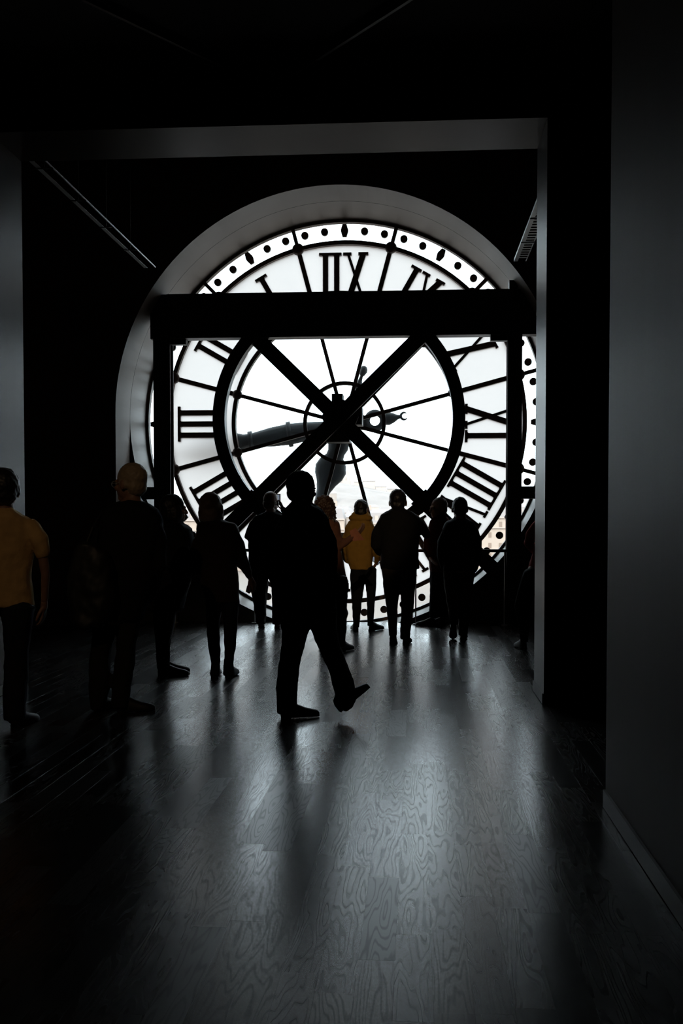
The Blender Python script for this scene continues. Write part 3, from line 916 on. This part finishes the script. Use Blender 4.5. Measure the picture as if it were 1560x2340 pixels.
def person(label, Y, head, chin, yaw, hair, haircol, torso, arms, legs, shoes, top_m, leg_m, shoe_m=M_BLACK,
           hem=None, tdepth=.135, skirt=None, sleeve_end=1.0, tyaw=None, extra=None, pitch=0.0, hairscale=1.0, collar=True, voxel=.013, seed=1, roll=0.0, topname='jacket', glasses=False):
    """Y: depth of the standing plane. head=(crown x, crown y) px, chin = chin y px. torso rows (y, xl, xr[, dy]) px;
    arms lists of (x, y, r_px, dy) from shoulder to wrist; legs lists of rows (y, xl, xr, dy) hip to ankle;
    shoes list of (heel x, heel y, dy, yaw deg, pitch deg)."""
    tyaw = yaw if tyaw is None else tyaw
    side = Vector((cos(radians(tyaw)), -sin(radians(tyaw)), 0))        # body's right-hand side when yaw=0 looks to +Y
    px = Y/FPX
    # rows to metres
    def row(r, k=1.0, depth=tdepth, add=0.0):
        y, xl, xr = r[:3]; dy = r[3] if len(r) > 3 else 0.0
        dep = r[4] if len(r) > 4 else depth
        c = at((xl+xr)/2, y, Y + dy); w = (xr-xl)/2*px
        wid = w
        # a turned ellipse: solve the half width along its own axis so that the seen width is w
        ca, sa = abs(cos(radians(tyaw))), abs(sin(radians(tyaw)))
        if sa > .3:
            wid = w; dd = w if sa > .8 or depth > 1 else max(w*.8, .8*depth)
            return (c, max(wid*k + add, .01), max(dd*k + add, .01))
        return (c, max(wid*k + add, .01), max(min(dep, wid*.95 + .02)*k + add, .01))
    T = [row(r) for r in torso]
    A = [[(at(x, y, Y + dy), rp*px) for x, y, rp, dy in a] for a in arms]
    for a in A:                                          # rounded shoulder: the arm starts a little inside and lower
        p, r = a[0]
        inw = (T[1][0] - p); inw.z = 0
        a[0] = (p + inw.normalized()*r*.35 + Vector((0, 0, -r*.25)), r*.86)
    G = [[row(r, depth=9) for r in l] for l in legs]
    # ---- body
    hh = at(head[0], head[1], Y); ch_ = at(head[0], chin, Y)
    hs = (hh.z - ch_.z)/.235
    hoff = 0.0
    hc = Vector((hh.x, Y + roll, hh.z - .118*hs))
    RM = Matrix.Rotation(-radians(yaw), 4, 'Z') @ Matrix.Rotation(radians(pitch), 4, 'X')
    MH = Matrix.Translation(hc) @ RM @ Matrix.Scale(hs, 4)
    bm = NB()
    stack(bm, [(c, w*.84, d*.84) for c, w, d in T], side)
    nb = T[0][0]
    tube(bm, [nb + Vector((0, 0, -.10)), nb, hc + RM @ Vector((0, -.03*hs, -.06*hs))], [.085, .064, .056])
    for a in A: tube(bm, [p for p, r in a], [max(r*.72, .022) for p, r in a])
    for l in G:
        tube(bm, [c for c, w, d in l], [max(min(w, d)*.72, .03) for c, w, d in l])
    body = remesh(bm, .016, 2)
    bm = NB(); bm.from_mesh(body); bpy.data.meshes.remove(body)
    def add(me, M):
        q = me.copy(); q.transform(M)
        bm.from_mesh(q); bpy.data.meshes.remove(q)
    add(HEAD, MH)
    for i, a in enumerate(A):
        (p0, r0), (p1, r1) = a[-2], a[-1]
        d = (p1-p0).normalized()
        zax = -d; sgn = 1 if (p1 - T[0][0]).dot(side) > 0 else -1
        xax = (T[len(T)//2][0] - p1); xax = (xax - zax*xax.dot(zax))
        xax = xax.normalized() if xax.length > .01 else side
        yax = zax.cross(xax)
        Mh = Matrix.Translation(p1 + d*.015) @ Matrix(((xax.x, yax.x, zax.x, 0), (xax.y, yax.y, zax.y, 0), (xax.z, yax.z, zax.z, 0), (0, 0, 0, 1)))
        add(HAND, Mh)
    base = Vector((T[-1][0].x, Y, 0))
    bmesh.ops.translate(bm, verts=bm.verts, vec=-base)
    me = bpy.data.meshes.new('person'); bm.to_mesh(me); bm.free()
    for p in me.polygons: p.use_smooth = True
    me.materials.append(M_skin())
    o = bpy.data.objects.new('person', me); COL.objects.link(o); o.location = base
    tag(o, label, 'person', 'visitors')
    def child(name, mesh, m):
        mesh.materials.clear(); mesh.materials.append(m)
        c = bpy.data.objects.new(name, mesh); COL.objects.link(c); c.parent = o
        c.matrix_parent_inverse = Matrix.Translation(-base)
        return c
    # ---- trousers
    bm = NB()
    hip = T[-1][0]
    for l in G:
        stack(bm, l, side, n=16, cuff=.012)
    tops = [l[0] for l in G]
    cen = sum((t[0] for t in tops), Vector())/len(tops)
    wmax = max(((t[0]-cen).length + t[1]) for t in tops)
    wj, dj = min(T[-1][1], T[-2][1])*.90, min(T[-1][2], T[-2][2])*.84
    cj = T[-1][0]
    stack(bm, [(Vector((cj.x, cj.y, cen.z + .14)), min(wmax*.92, wj), min(wmax*.8, dj)), (Vector((cj.x, cj.y, cen.z + .05)), min(wmax*.98, wj), min(wmax*.85, dj)), (cen + Vector((0, 0, -.02)), wmax*.97, min(wmax*.8, dj))], side)
    child('trousers', remesh(bm, .012, 2, .006, 16, seed), leg_m)
    # ---- jacket
    bm = NB()
    stack(bm, T, side, n=24, dome=.18, cuff=.012)
    for a in A:
        nsl = max(2, int(round(len(a)*sleeve_end)))
        aa = a[:nsl]
        tube(bm, [p for p, r in aa], [r for p, r in aa])
    if collar:
        tube(bm, [nb + Vector((0, -.01, -.05)), nb + Vector((0, 0, .015))], [.085, .070])
    child(topname, remesh(bm, voxel, 2, .009, 11, seed + 5), top_m)
    # ---- hair, eyes, shoes
    hm = hair_mesh(hair, seed)
    hm.transform(MH @ Matrix.Scale(hairscale, 4))
    child('hair', hm, haircol)
    for s_ in (-1, 1):
        b2 = NB(); ellipsoid(b2, (s_*.031, .080, -.004), (.013, .011, .010), 10)
        e = bpy.data.meshes.new('eye'); b2.to_mesh(e); b2.free(); e.transform(MH); child('eye', e, M_EYE)
    if glasses:
        b2 = NB()
        for s_ in (-1, 1):
            for k in range(14):
                a0, a1 = 2*pi*k/14, 2*pi*(k+1)/14
                cyl(b2, (s_*.034 + .022*cos(a0), .101, -.006 + .018*sin(a0)), (s_*.034 + .022*cos(a1), .101, -.006 + .018*sin(a1)), .0018, n=6)
            cyl(b2, (s_*.056, .101, -.002), (s_*.082, -.01, .004), .0018, n=6)
        cyl(b2, (-.012, .101, -.002), (.012, .101, -.002), .0018, n=6)
        e = bpy.data.meshes.new('glasses'); b2.to_mesh(e); b2.free(); e.transform(MH); child('glasses', e, M_RAIL)
    for (hx, hy, dy, yw, pt) in shoes:
        p = at(hx, hy, Y + dy)
        if pt == 0: p.z = 0.002
        else: p.z = max(p.z, .004)
        sm = shoe_mesh()
        sm.transform(Matrix.Translation(p) @ Matrix.Rotation(-radians(yw), 4, 'Z') @ Matrix.Rotation(radians(pt), 4, 'X') @ Matrix.Translation((0, .06, 0)))
        child('shoe', sm, shoe_m)
    return o

def depth_of(y): return ground(780, y).y
M_DARK = cloth('black_wool', (0.012, 0.012, 0.013))
M_NAVY = cloth('dark_navy_cloth', (0.012, 0.014, 0.020))
M_BROWN = cloth('dark_brown_wool', (0.035, 0.022, 0.014), sheen=.2)
M_DENIM = cloth('dark_denim', (0.014, 0.016, 0.022))
M_GREYT = cloth('charcoal_trousers', (0.018, 0.017, 0.016))
M_KHAKI = cloth('brown_grey_trousers', (0.05, 0.042, 0.033))
M_YELLOW = cloth('mustard_jacket_cloth', (0.42, 0.24, 0.05))
M_TSHIRT = cloth('yellow_cotton', (0.55, 0.35, 0.15))
M_RED = cloth('dull_red_cloth', (0.075, 0.018, 0.016))
M_RED2 = cloth('red_knit', (0.42, 0.09, 0.065))
M_TAUPE = cloth('brown_coat_cloth', (0.16, 0.075, 0.05))
H_BLACK = mat('black_hair', (0.010, 0.008, 0.007), 0.5, var=0.3, scale=60, sheen=.15)
H_BROWN = mat('brown_hair', (0.045, 0.022, 0.012), 0.5, var=0.3, scale=60, sheen=.25)
H_GREY = mat('grey_blond_hair', (0.20, 0.14, 0.10), 0.55, var=0.25, scale=60, sheen=.3)
H_WHITE = mat('white_hair', (0.34, 0.26, 0.18), 0.55, var=0.25, scale=60, sheen=.3)

# A: man in yellow T-shirt at the left edge
YA = depth_of(1672)
person('man in a yellow T-shirt and dark trousers cut off by the left edge', YA, (10, 1076), 1166, -14, 'thick', H_BLACK,
    [(1160, -8, 30), (1171, -26, 44), (1182, -52, 64), (1200, -72, 86), (1232, -72, 82), (1280, -66, 74), (1330, -64, 71), (1383, -76, 81)],
    [[(78, 1200, 25, 0), (90, 1235, 22, -.01), (97, 1262, 19, 0), (104, 1315, 15, .03), (101, 1378, 12, .08)],
     [(-62, 1200, 25, 0), (-78, 1235, 22, -.01), (-86, 1262, 19, 0), (-92, 1315, 15, .03), (-88, 1378, 12, .08)]],
    [[(1385, 2, 80, 0), (1440, 7, 72, 0), (1500, 11, 65, 0), (1545, 9, 64, 0), (1590, 6, 61, -.02), (1640, 8, 58, -.02)],
     [(1385, -78, 0, .05), (1440, -70, -8, .06), (1500, -66, -14, .08), (1545, -66, -14, .08), (1590, -64, -14, .08), (1640, -62, -12, .08)]],
    [(34, 1672, -.02, 12, 0), (-38, 1662, .08, -16, 0)], M_TSHIRT, M_DENIM, sleeve_end=.6, collar=False, seed=3, topname='t_shirt')

# B: tall man with white hair and a big shoulder bag
YB = depth_of(1634)
person('tall white-haired man with glasses in a long dark coat standing at the left', YB, (297, 1060), 1148, -62, 'short', H_WHITE,
    [(1150, 262, 338), (1164, 232, 362), (1185, 222, 374), (1230, 224, 372), (1290, 222, 362), (1350, 214, 348), (1412, 210, 330)],
    [[(356, 1185, 22, 0), (362, 1235, 20, 0), (361, 1290, 18, .0), (352, 1340, 15, .10), (338, 1370, 12, .16)],
     [(238, 1185, 22, 0), (226, 1240, 20, 0), (222, 1295, 18, 0), (226, 1350, 15, .06), (236, 1392, 12, .12)]],
    [[(1400, 208, 266, 0), (1440, 212, 265, 0), (1484, 208, 254, 0), (1514, 203, 252, 0), (1573, 203, 252, 0), (1618, 207, 240, 0)],
     [(1400, 264, 322, 0), (1440, 266, 317, 0), (1487, 266, 309, 0), (1514, 261, 309, 0), (1559, 257, 300, 0), (1612, 254, 294, 0)]],
    [(222, 1632, -.02, 22, 0), (268, 1640, 0, 72, 0)], M_DARK, M_GREYT, tyaw=-6, tdepth=.16, seed=4, glasses=True, topname='coat')

# C: dark-haired woman side-on
YC = depth_of(1547)
person('woman with a dark bob in a long dark coat turned to the right', YC, (398, 1131), 1194, 62, 'bob', H_BLACK,
    [(1196, 384, 420), (1208, 364, 438), (1235, 354, 445), (1280, 350, 444), (1330, 348, 436), (1392, 346, 416)],
    [[(408, 1222, 17, -.10), (420, 1262, 15, -.12), (430, 1300, 13, -.10), (446, 1306, 11, -.02), (456, 1300, 9, .06)],
     [(392, 1222, 17, .12), (398, 1262, 15, .16), (408, 1300, 13, .16), (426, 1312, 11, .16), (440, 1310, 9, .16)]],
    [[(1385, 350, 404, -.06), (1428, 352, 397, -.06), (1467, 356, 389, -.05), (1494, 358, 387, -.05), (1525, 359, 388, -.05)],
     [(1385, 350, 402, .10), (1428, 354, 396, .10), (1467, 358, 388, .10), (1494, 360, 386, .10), (1525, 360, 386, .10)]],
    [(362, 1547, -.05, 82, 0), (366, 1544, .10, 70, 0)], M_NAVY, M_DARK, tyaw=8, tdepth=.15, seed=5, topname='coat', hairscale=1.0)

# D: woman with the grey-blond bob
YD = depth_of(1551)
person('woman with a short grey-blond bob in a brown cardigan and ankle boots', YD, (482, 1129), 1190, 4, 'bob', H_GREY,
    [(1188, 470, 512), (1196, 450, 540), (1212, 447, 549), (1250, 450, 546), (1290, 456, 540), (1330, 458, 546), (1372, 468, 548)],
    [[(538, 1210, 15, 0), (547, 1250, 14, 0), (556, 1284, 12, .0), (564, 1306, 10, .05), (570, 1318, 8, .08)],
     [(456, 1212, 15, 0), (449, 1250, 14, 0), (447, 1280, 12, .0), (452, 1296, 10, .05), (458, 1306, 8, .08)]],
    [[(1370, 470, 508, 0), (1439, 473, 500, 0), (1480, 476, 503, 0), (1517, 483, 502, -.01), (1540, 480, 502, -.01)],
     [(1370, 506, 547, 0), (1411, 510, 543, 0), (1453, 512, 540, 0), (1490, 513, 536, 0), (1519, 511, 532, -.01), (1540, 510, 533, -.01)]],
    [(490, 1551, -.02, -6, 0), (522, 1551, -.02, 4, 0)], M_BROWN, M_DENIM, tdepth=.13, seed=6, topname='cardigan', hairscale=1.07)

# E: bald man taking a picture
YE = depth_of(1437)
person('bald man in dark clothes holding up a camera in front of the lower brace', YE, (619, 1122), 1173, 12, 'fringe', H_GREY,
    [(1172, 600, 638), (1180, 580, 654), (1196, 568, 662), (1230, 564, 656), (1270, 566, 650), (1306, 566, 650)],
    [[(576, 1194, 12, 0), (568, 1228, 11, .02), (580, 1240, 10, .12), (604, 1212, 9, .28), (622, 1172, 7, .36)],
     [(652, 1196, 12, 0), (662, 1216, 11, .04), (662, 1206, 10, .16), (656, 1184, 8, .28), (647, 1164, 7, .36)]],
    [[(1306, 568, 612, 0), (1340, 572, 612, 0), (1380, 580, 608, 0), (1425, 587, 606, 0)],
     [(1306, 610, 652, 0), (1340, 620, 651, 0), (1380, 622, 648, 0), (1425, 622, 644, 0)]],
    [(597, 1437, 0, -8, 0), (632, 1437, 0, 10, 0)], M_DARK, M_GREYT, tdepth=.13, seed=7)

# F: man walking across the middle
YF = depth_of(1643)
person('dark-suited man striding to the right across the middle of the floor', YF, (691, 1081), 1158, 38, 'thick', H_BLACK,
    [(1150, 664, 714), (1162, 652, 734), (1185, 640, 752), (1230, 634, 758), (1290, 630, 762), (1340, 630, 764), (1392, 632, 768)],
    [[(742, 1186, 20, 0), (752, 1240, 19, -.03), (756, 1296, 17, -.02), (756, 1340, 14, .06), (752, 1376, 11, .10)],
     [(650, 1182, 20, .04), (636, 1240, 19, .06), (632, 1296, 17, .10), (640, 1344, 14, .20), (650, 1376, 11, .26)]],
    [[(1390, 634, 712, .02), (1439, 645, 706, .02), (1485, 643, 692, .02), (1525, 635, 683, .0), (1578, 632, 678, 0), (1626, 633, 678, 0)],
     [(1390, 690, 768, 0), (1440, 712, 769, 0), (1483, 728, 779, 0), (1520, 746, 793, 0), (1560, 760, 808, 0), (1592, 768, 816, 0), (1616, 773, 806, 0)]],
    [(644, 1642, -.01, 70, 0), (777, 1626, 0, 80, 38)], M_DARK, M_GREYT, tyaw=10, tdepth=.15, seed=8)

# G: curly-haired woman half behind him
YG = depth_of(1489)
person('woman with long curly brown hair in a brown coat half hidden behind the striding man', YG, (742, 1135), 1188, 10, 'curly', H_BROWN,
    [(1184, 728, 764), (1194, 718, 774), (1212, 716, 780), (1250, 716, 778), (1290, 716, 784), (1334, 716, 795)],
    [[(768, 1208, 12, 0), (774, 1236, 11, -.04), (770, 1252, 10, -.04), (790, 1238, 9, -.02), (808, 1224, 7, .0)],
     [(728, 1208, 12, 0), (718, 1240, 11, 0), (716, 1276, 10, .02), (722, 1300, 8, .06), (728, 1314, 7, .1)]],
    [[(1330, 716, 760, 0), (1390, 722, 756, 0), (1440, 728, 750, 0), (1476, 730, 750, 0)],
     [(1330, 758, 795, -.03), (1400, 764, 792, -.03), (1445, 766, 790, -.03), (1476, 768, 788, -.03)]],
    [(738, 1489, 0, -6, 0), (778, 1491, -.03, 24, 0)], M_TAUPE, M_DENIM, tdepth=.13, seed=9, topname='coat')

# H: woman in mustard jacket
YH = depth_of(1442)
person('woman in a mustard-yellow hooded jacket and dark jeans facing the glass', YH, (825, 1142), 1187, 2, 'pinned', H_BLACK,
    [(1182, 806, 846), (1192, 796, 850), (1206, 788, 856), (1235, 788, 852), (1265, 790, 852), (1300, 800, 850)],
    [[(850, 1208, 10, 0), (858, 1238, 9, .0), (862, 1262, 8, .0), (862, 1276, 7, .10), (860, 1284, 5.5, .16)],
     [(794, 1208, 10, 0), (786, 1238, 9, 0), (786, 1264, 8, .02), (794, 1282, 7, .12), (802, 1286, 5.5, .2)]],
    [[(1300, 800, 832, 0), (1335, 800, 832, 0), (1380, 804, 826, 0), (1432, 807, 821, 0)],
     [(1300, 826, 860, 0), (1340, 836, 859, 0), (1380, 838, 856, 0), (1428, 839, 853, 0)]],
    [(813, 1445, -.02, -10, 0), (846, 1440, .02, 34, 0)], M_YELLOW, M_DENIM, tdepth=.13, seed=10)

# I: broad man with his back to us
YI = depth_of(1472)
person('broad man in a dark hip-length jacket with his back turned, left heel lifted', YI, (909, 1119), 1175, 4, 'short', H_BLACK,
    [(1166, 888, 932), (1176, 870, 952), (1192, 862, 966), (1225, 868, 958), (1260, 871, 955), (1298, 870, 959)],
    [[(958, 1190, 14, 0), (970, 1216, 12, .03), (974, 1222, 11, .06), (968, 1210, 10, .20), (962, 1198, 8, .28)],
     [(868, 1192, 14, 0), (860, 1222, 13, .0), (858, 1246, 11, .02), (866, 1260, 10, .16), (876, 1262, 8, .26)]],
    [[(1298, 872, 914, 0), (1345, 876, 912, 0), (1391, 883, 908, 0), (1430, 887, 907, -.02), (1450, 888, 907, -.03)],
     [(1298, 912, 953, 0), (1345, 915, 948, 0), (1397, 916, 944, 0), (1440, 914, 938, 0), (1458, 914, 936, 0)]],
    [(897, 1458, -.05, 2, -30), (926, 1472, 0, 8, 0)], M_DARK, M_KHAKI, tdepth=.15, seed=11)

# J: man in red pullover by the rail, facing us and to the left
YJ = depth_of(1429)
person('grey-haired man with a red collar leaning by the glass, face turned left', YJ, (1001, 1138), 1184, -118, 'short', H_GREY,
    [(1182, 990, 1020), (1190, 982, 1028), (1204, 978, 1034), (1235, 978, 1034), (1270, 980, 1030), (1306, 982, 1028)],
    [[(984, 1204, 10, -.02), (977, 1232, 9, -.04), (974, 1256, 8, -.06), (978, 1268, 7, -.10), (982, 1274, 5.5, -.14)],
     [(1030, 1204, 10, .04), (1034, 1234, 9, .05), (1032, 1262, 8, .0), (1020, 1276, 7, -.06), (1010, 1280, 5.5, -.12)]],
    [[(1304, 982, 1008, 0), (1345, 982, 1005, 0), (1380, 981, 1000, 0), (1408, 980, 998, 0)],
     [(1304, 1002, 1028, .0), (1345, 1002, 1026, .0), (1380, 1002, 1024, .0), (1408, 1002, 1022, .0)]],
    [(996, 1429, 0, -85, 0), (1016, 1429, .0, -75, 0)], M_RED, M_NAVY, tyaw=-8, tdepth=.13, seed=12, topname='pullover')

# K: man walking to the glass on the right
YK = depth_of(1461)
person('man in a dark jacket walking towards the glass under the numeral VIII', YK, (1050, 1137), 1188, -6, 'short', H_BLACK,
    [(1186, 1034, 1066), (1194, 1018, 1082), (1210, 1010, 1090), (1245, 1010, 1088), (1275, 1012, 1086), (1302, 1012, 1084)],
    [[(1084, 1208, 13, 0), (1090, 1236, 12, -.02), (1090, 1266, 11, -.02), (1086, 1290, 9, .04), (1082, 1304, 7, .08)],
     [(1018, 1208, 13, 0), (1010, 1238, 12, 0), (1009, 1268, 11, 0), (1013, 1292, 9, .06), (1018, 1306, 7, .1)]],
    [[(1300, 1012, 1048, 0), (1345, 1015, 1045, 0), (1397, 1024, 1047, -.02), (1425, 1028, 1044, -.05)],
     [(1300, 1046, 1084, .03), (1345, 1048, 1080, .03), (1390, 1048, 1073, .03), (1428, 1047, 1070, .03), (1450, 1047, 1067, .03)]],
    [(1035, 1436, -.10, 2, -34), (1058, 1461, .03, 4, 0)], M_NAVY, M_KHAKI, tdepth=.14, seed=13)

# L: person mostly behind the right pillar
YL = depth_of(1479)
person('person in a red top and dark trousers mostly hidden behind the right pillar', YL, (1246, 1128), 1182, 20, 'short', H_BROWN,
    [(1178, 1228, 1262), (1188, 1222, 1276), (1206, 1220, 1284), (1240, 1222, 1280), (1275, 1214, 1280), (1312, 1204, 1284)],
    [[(1276, 1204, 13, 0), (1284, 1240, 12, 0), (1284, 1272, 11, 0), (1276, 1290, 9, .08), (1268, 1298, 7, .12)],
     [(1222, 1196, 12, 0), (1212, 1220, 11, -.02), (1206, 1242, 10, -.02), (1218, 1256, 9, .10), (1232, 1256, 7, .2)]],
    [[(1304, 1198, 1246, -.02), (1345, 1184, 1228, -.08), (1383, 1176, 1210, -.12), (1425, 1183, 1207, -.08), (1466, 1189, 1206, -.05)],
     [(1304, 1240, 1286, .03), (1345, 1236, 1272, .03), (1383, 1230, 1262, .03), (1425, 1226, 1250, .03), (1464, 1222, 1244, .03)]],
    [(1197, 1480, -.05, -12, 0), (1232, 1475, .03, 6, 0)], M_RED2, M_GREYT, tdepth=.13, seed=14, topname='pullover')

# ================================================================== things people carry
M_PHONE = mat('black_plastic', (0.015, 0.015, 0.017), 0.35)
def screen_mat():
    m, nt, b = nodes_of('lit_screen')
    ck = nt.nodes.new('ShaderNodeTexNoise'); ck.inputs['Scale'].default_value = 60
    cr = nt.nodes.new('ShaderNodeMix'); cr.data_type = 'RGBA'
    cr.inputs[6].default_value = (0.10, 0.16, 0.30, 1); cr.inputs[7].default_value = (0.75, 0.85, 1.0, 1)
    nt.links.new(ck.outputs[0], cr.inputs[0]); nt.links.new(cr.outputs[2], b.inputs['Emission Color'])
    b.inputs['Emission Strength'].default_value = 0.35; b.inputs['Base Color'].default_value = (0.02, 0.02, 0.03, 1)
    return m
M_SCREEN = screen_mat()
# camera of the bald man
c = at(635, 1138, YE + .42)
e = empty('compact_camera', c - Vector((0, 0, .045)), 'small compact camera with a lit screen held up by the bald man', 'camera')
obj('body', box(NB(), c.x - .034, c.x + .034, c.y - .012, c.y + .012, c.z - .055, c.z + .055), M_PHONE, e, bevel=.004)
obj('screen', box(NB(), c.x - .026, c.x + .020, c.y - .0135, c.y - .011, c.z - .035, c.z + .042), M_SCREEN, e)
bm = NB(); cyl(bm, (c.x, c.y + .01, c.z), (c.x, c.y + .04, c.z), .022, n=18); obj('lens', bm, M_PHONE, e)
# phone of the woman in the mustard jacket
c = at(858, 1281, YH + .20)
e = empty('phone', c, 'phone with a bluish screen in the hand of the woman in mustard', 'phone')
ax = Vector((cos(.9), 0, sin(.9)))*.033; az = Vector((-sin(.9), 0, cos(.9)))*.06
obj('body', obox(NB(), c, ax, Vector((0, .005, 0)), az), M_PHONE, e)
obj('screen', obox(NB(), c + Vector((0, -.006, 0)), ax*.85, Vector((0, .001, 0)), az*.85), M_SCREEN, e)
# big shoulder bag of the tall man
def hull_bag(name, rows, Y, label, cat, m, dep, strap):
    e = empty(name, at(rows[-1][1], rows[-1][0], Y), label, cat)
    bm = NB()
    stack(bm, [(at((xl+xr)/2, y, Y), (xr-xl)/2*Y/FPX, dep) for y, xl, xr in rows], Vector((1, 0, 0)), n=24, dome=.25)
    me = remesh(bm, .013, 3, .014, 9, 4); me.materials.append(m)
    link('body', me, e)
    bm = NB(); tube(bm, [at(x, y, Y + dy) for x, y, dy in strap], [.011]*len(strap), 8)
    me = remesh(bm, .006, 1); me.materials.append(M_BLACK); link('strap', me, e)
    return e
hull_bag('shoulder_bag', [(1242, 182, 226), (1262, 167, 250), (1300, 158, 262), (1345, 152, 266), (1390, 154, 264), (1418, 162, 250), (1430, 178, 236)], YB - .27,
         'big soft black bag on the left shoulder of the tall white-haired man', 'bag', M_BLACK, .10,
         [(196, 1246, 0), (212, 1205, .06), (232, 1172, .17), (246, 1162, .27), (250, 1180, .42)])
# coat over the arm / folded map of the curly-haired woman
bm = NB()
pts = [at(798, 1214, YG - .05), at(812, 1206, YG - .04), at(833, 1234, YG - .02), at(806, 1236, YG - .03)]
e = empty('folded_map', pts[3], 'folded pinkish paper map held out by the curly-haired woman', 'map')
M_MAP = mat('pinkish_paper', (0.42, 0.16, 0.09), 0.85, var=.2, scale=25)
for k, (a, b_, q, r) in enumerate(((0, .5, 0, .012), (.5, 1, .012, -.004))):
    A0, A1 = pts[0].lerp(pts[1], a), pts[0].lerp(pts[1], b_); B0, B1 = pts[3].lerp(pts[2], a), pts[3].lerp(pts[2], b_)
    bm = NB(); vs = []
    for off in (0, .003):
        vs.append([bm.verts.new(p + Vector((0, o_ + off, 0))) for p, o_ in ((A0, q), (A1, r), (B1, r), (B0, q))])
    bm.faces.new(vs[0]); bm.faces.new(vs[1][::-1])
    for i in range(4): bm.faces.new((vs[0][i], vs[0][(i+1)%4], vs[1][(i+1)%4], vs[1][i]))
    obj('leaf', bm, M_MAP, e)
# handbag strap with metal buckle on the same woman
e = empty('handbag', at(742, 1330, YG - .15), 'small dark handbag with a thin chain strap at the side of the curly-haired woman', 'handbag')
bm = NB(); stack(bm, [(at(782, 1318, YG - .16), .05, .03), (at(783, 1336, YG - .16), .065, .04), (at(784, 1352, YG - .16), .06, .035)], Vector((1, 0, 0)))
me = remesh(bm, .008, 2); me.materials.append(M_BLACK); link('body', me, e)
bm = NB(); tube(bm, [at(x, y, YG - .14 + d) for x, y, d in ((748, 1192, .0), (758, 1245, -.03), (764, 1300, -.04), (780, 1319, -.03), (796, 1328, .0))], [.004]*5, 8)
me = remesh(bm, .003, 0); me.materials.append(M_RAIL); link('strap', me, e)
# hood of the mustard jacket belongs to that jacket
for o_ in [o for o in COL.objects if o.name.startswith('person') and 'mustard' in o.get('label', '')]:
    bm = NB()
    ellipsoid(bm, at(824, 1184, YH - .06), (.155, .085, .062), 16); ellipsoid(bm, at(824, 1178, YH - .02), (.12, .09, .07), 16)
    me = remesh(bm, .009, 3, .006, 14, 2); me.materials.append(M_YELLOW); link('hood', me, o_)

# ================================================================== museum spotlights behind the viewer
M_LAMP = mat('white_lamp_housing', (0.5, 0.5, 0.48), 0.5)
def spotlight(loc, aim, watts, size, label, col=(1.0, 0.70, 0.42)):
    loc, aim = Vector(loc), Vector(aim)
    e = empty('track_spotlight', loc, label, 'spotlight', 'warm ceiling spotlights')
    dd = (aim - loc).normalized()
    bm = NB(); cyl(bm, loc - dd*.16, loc, .05, n=20, cap=False); cyl(bm, loc - dd*.165, loc - dd*.155, .05, n=20); obj('housing', bm, M_LAMP, e)
    bm = NB(); cyl(bm, loc - dd*.1, Vector((loc.x, loc.y, CZ1)), .01, n=8); obj('stem', bm, M_LAMP, e)
    ld = bpy.data.lights.new('lamp', 'SPOT'); ld.energy = watts; ld.spot_size = radians(size); ld.spot_blend = .6; ld.shadow_soft_size = .04; ld.color = col
    l = bpy.data.objects.new('lamp', ld); COL.objects.link(l); l.parent = e; l.matrix_parent_inverse = Matrix.Translation(-loc)
    l.location = loc; l.rotation_euler = dd.to_track_quat('-Z', 'Y').to_euler()
spotlight((-2.2, .6, 4.55), (-2.75, 7.2, 1.1), 75, 24, 'warm white ceiling spotlight over the left of the gallery')
spotlight((-.6, .2, 4.55), (-.72, 13.1, 1.12), 700, 8, 'warm white ceiling spotlight aimed at the visitors before the clock')
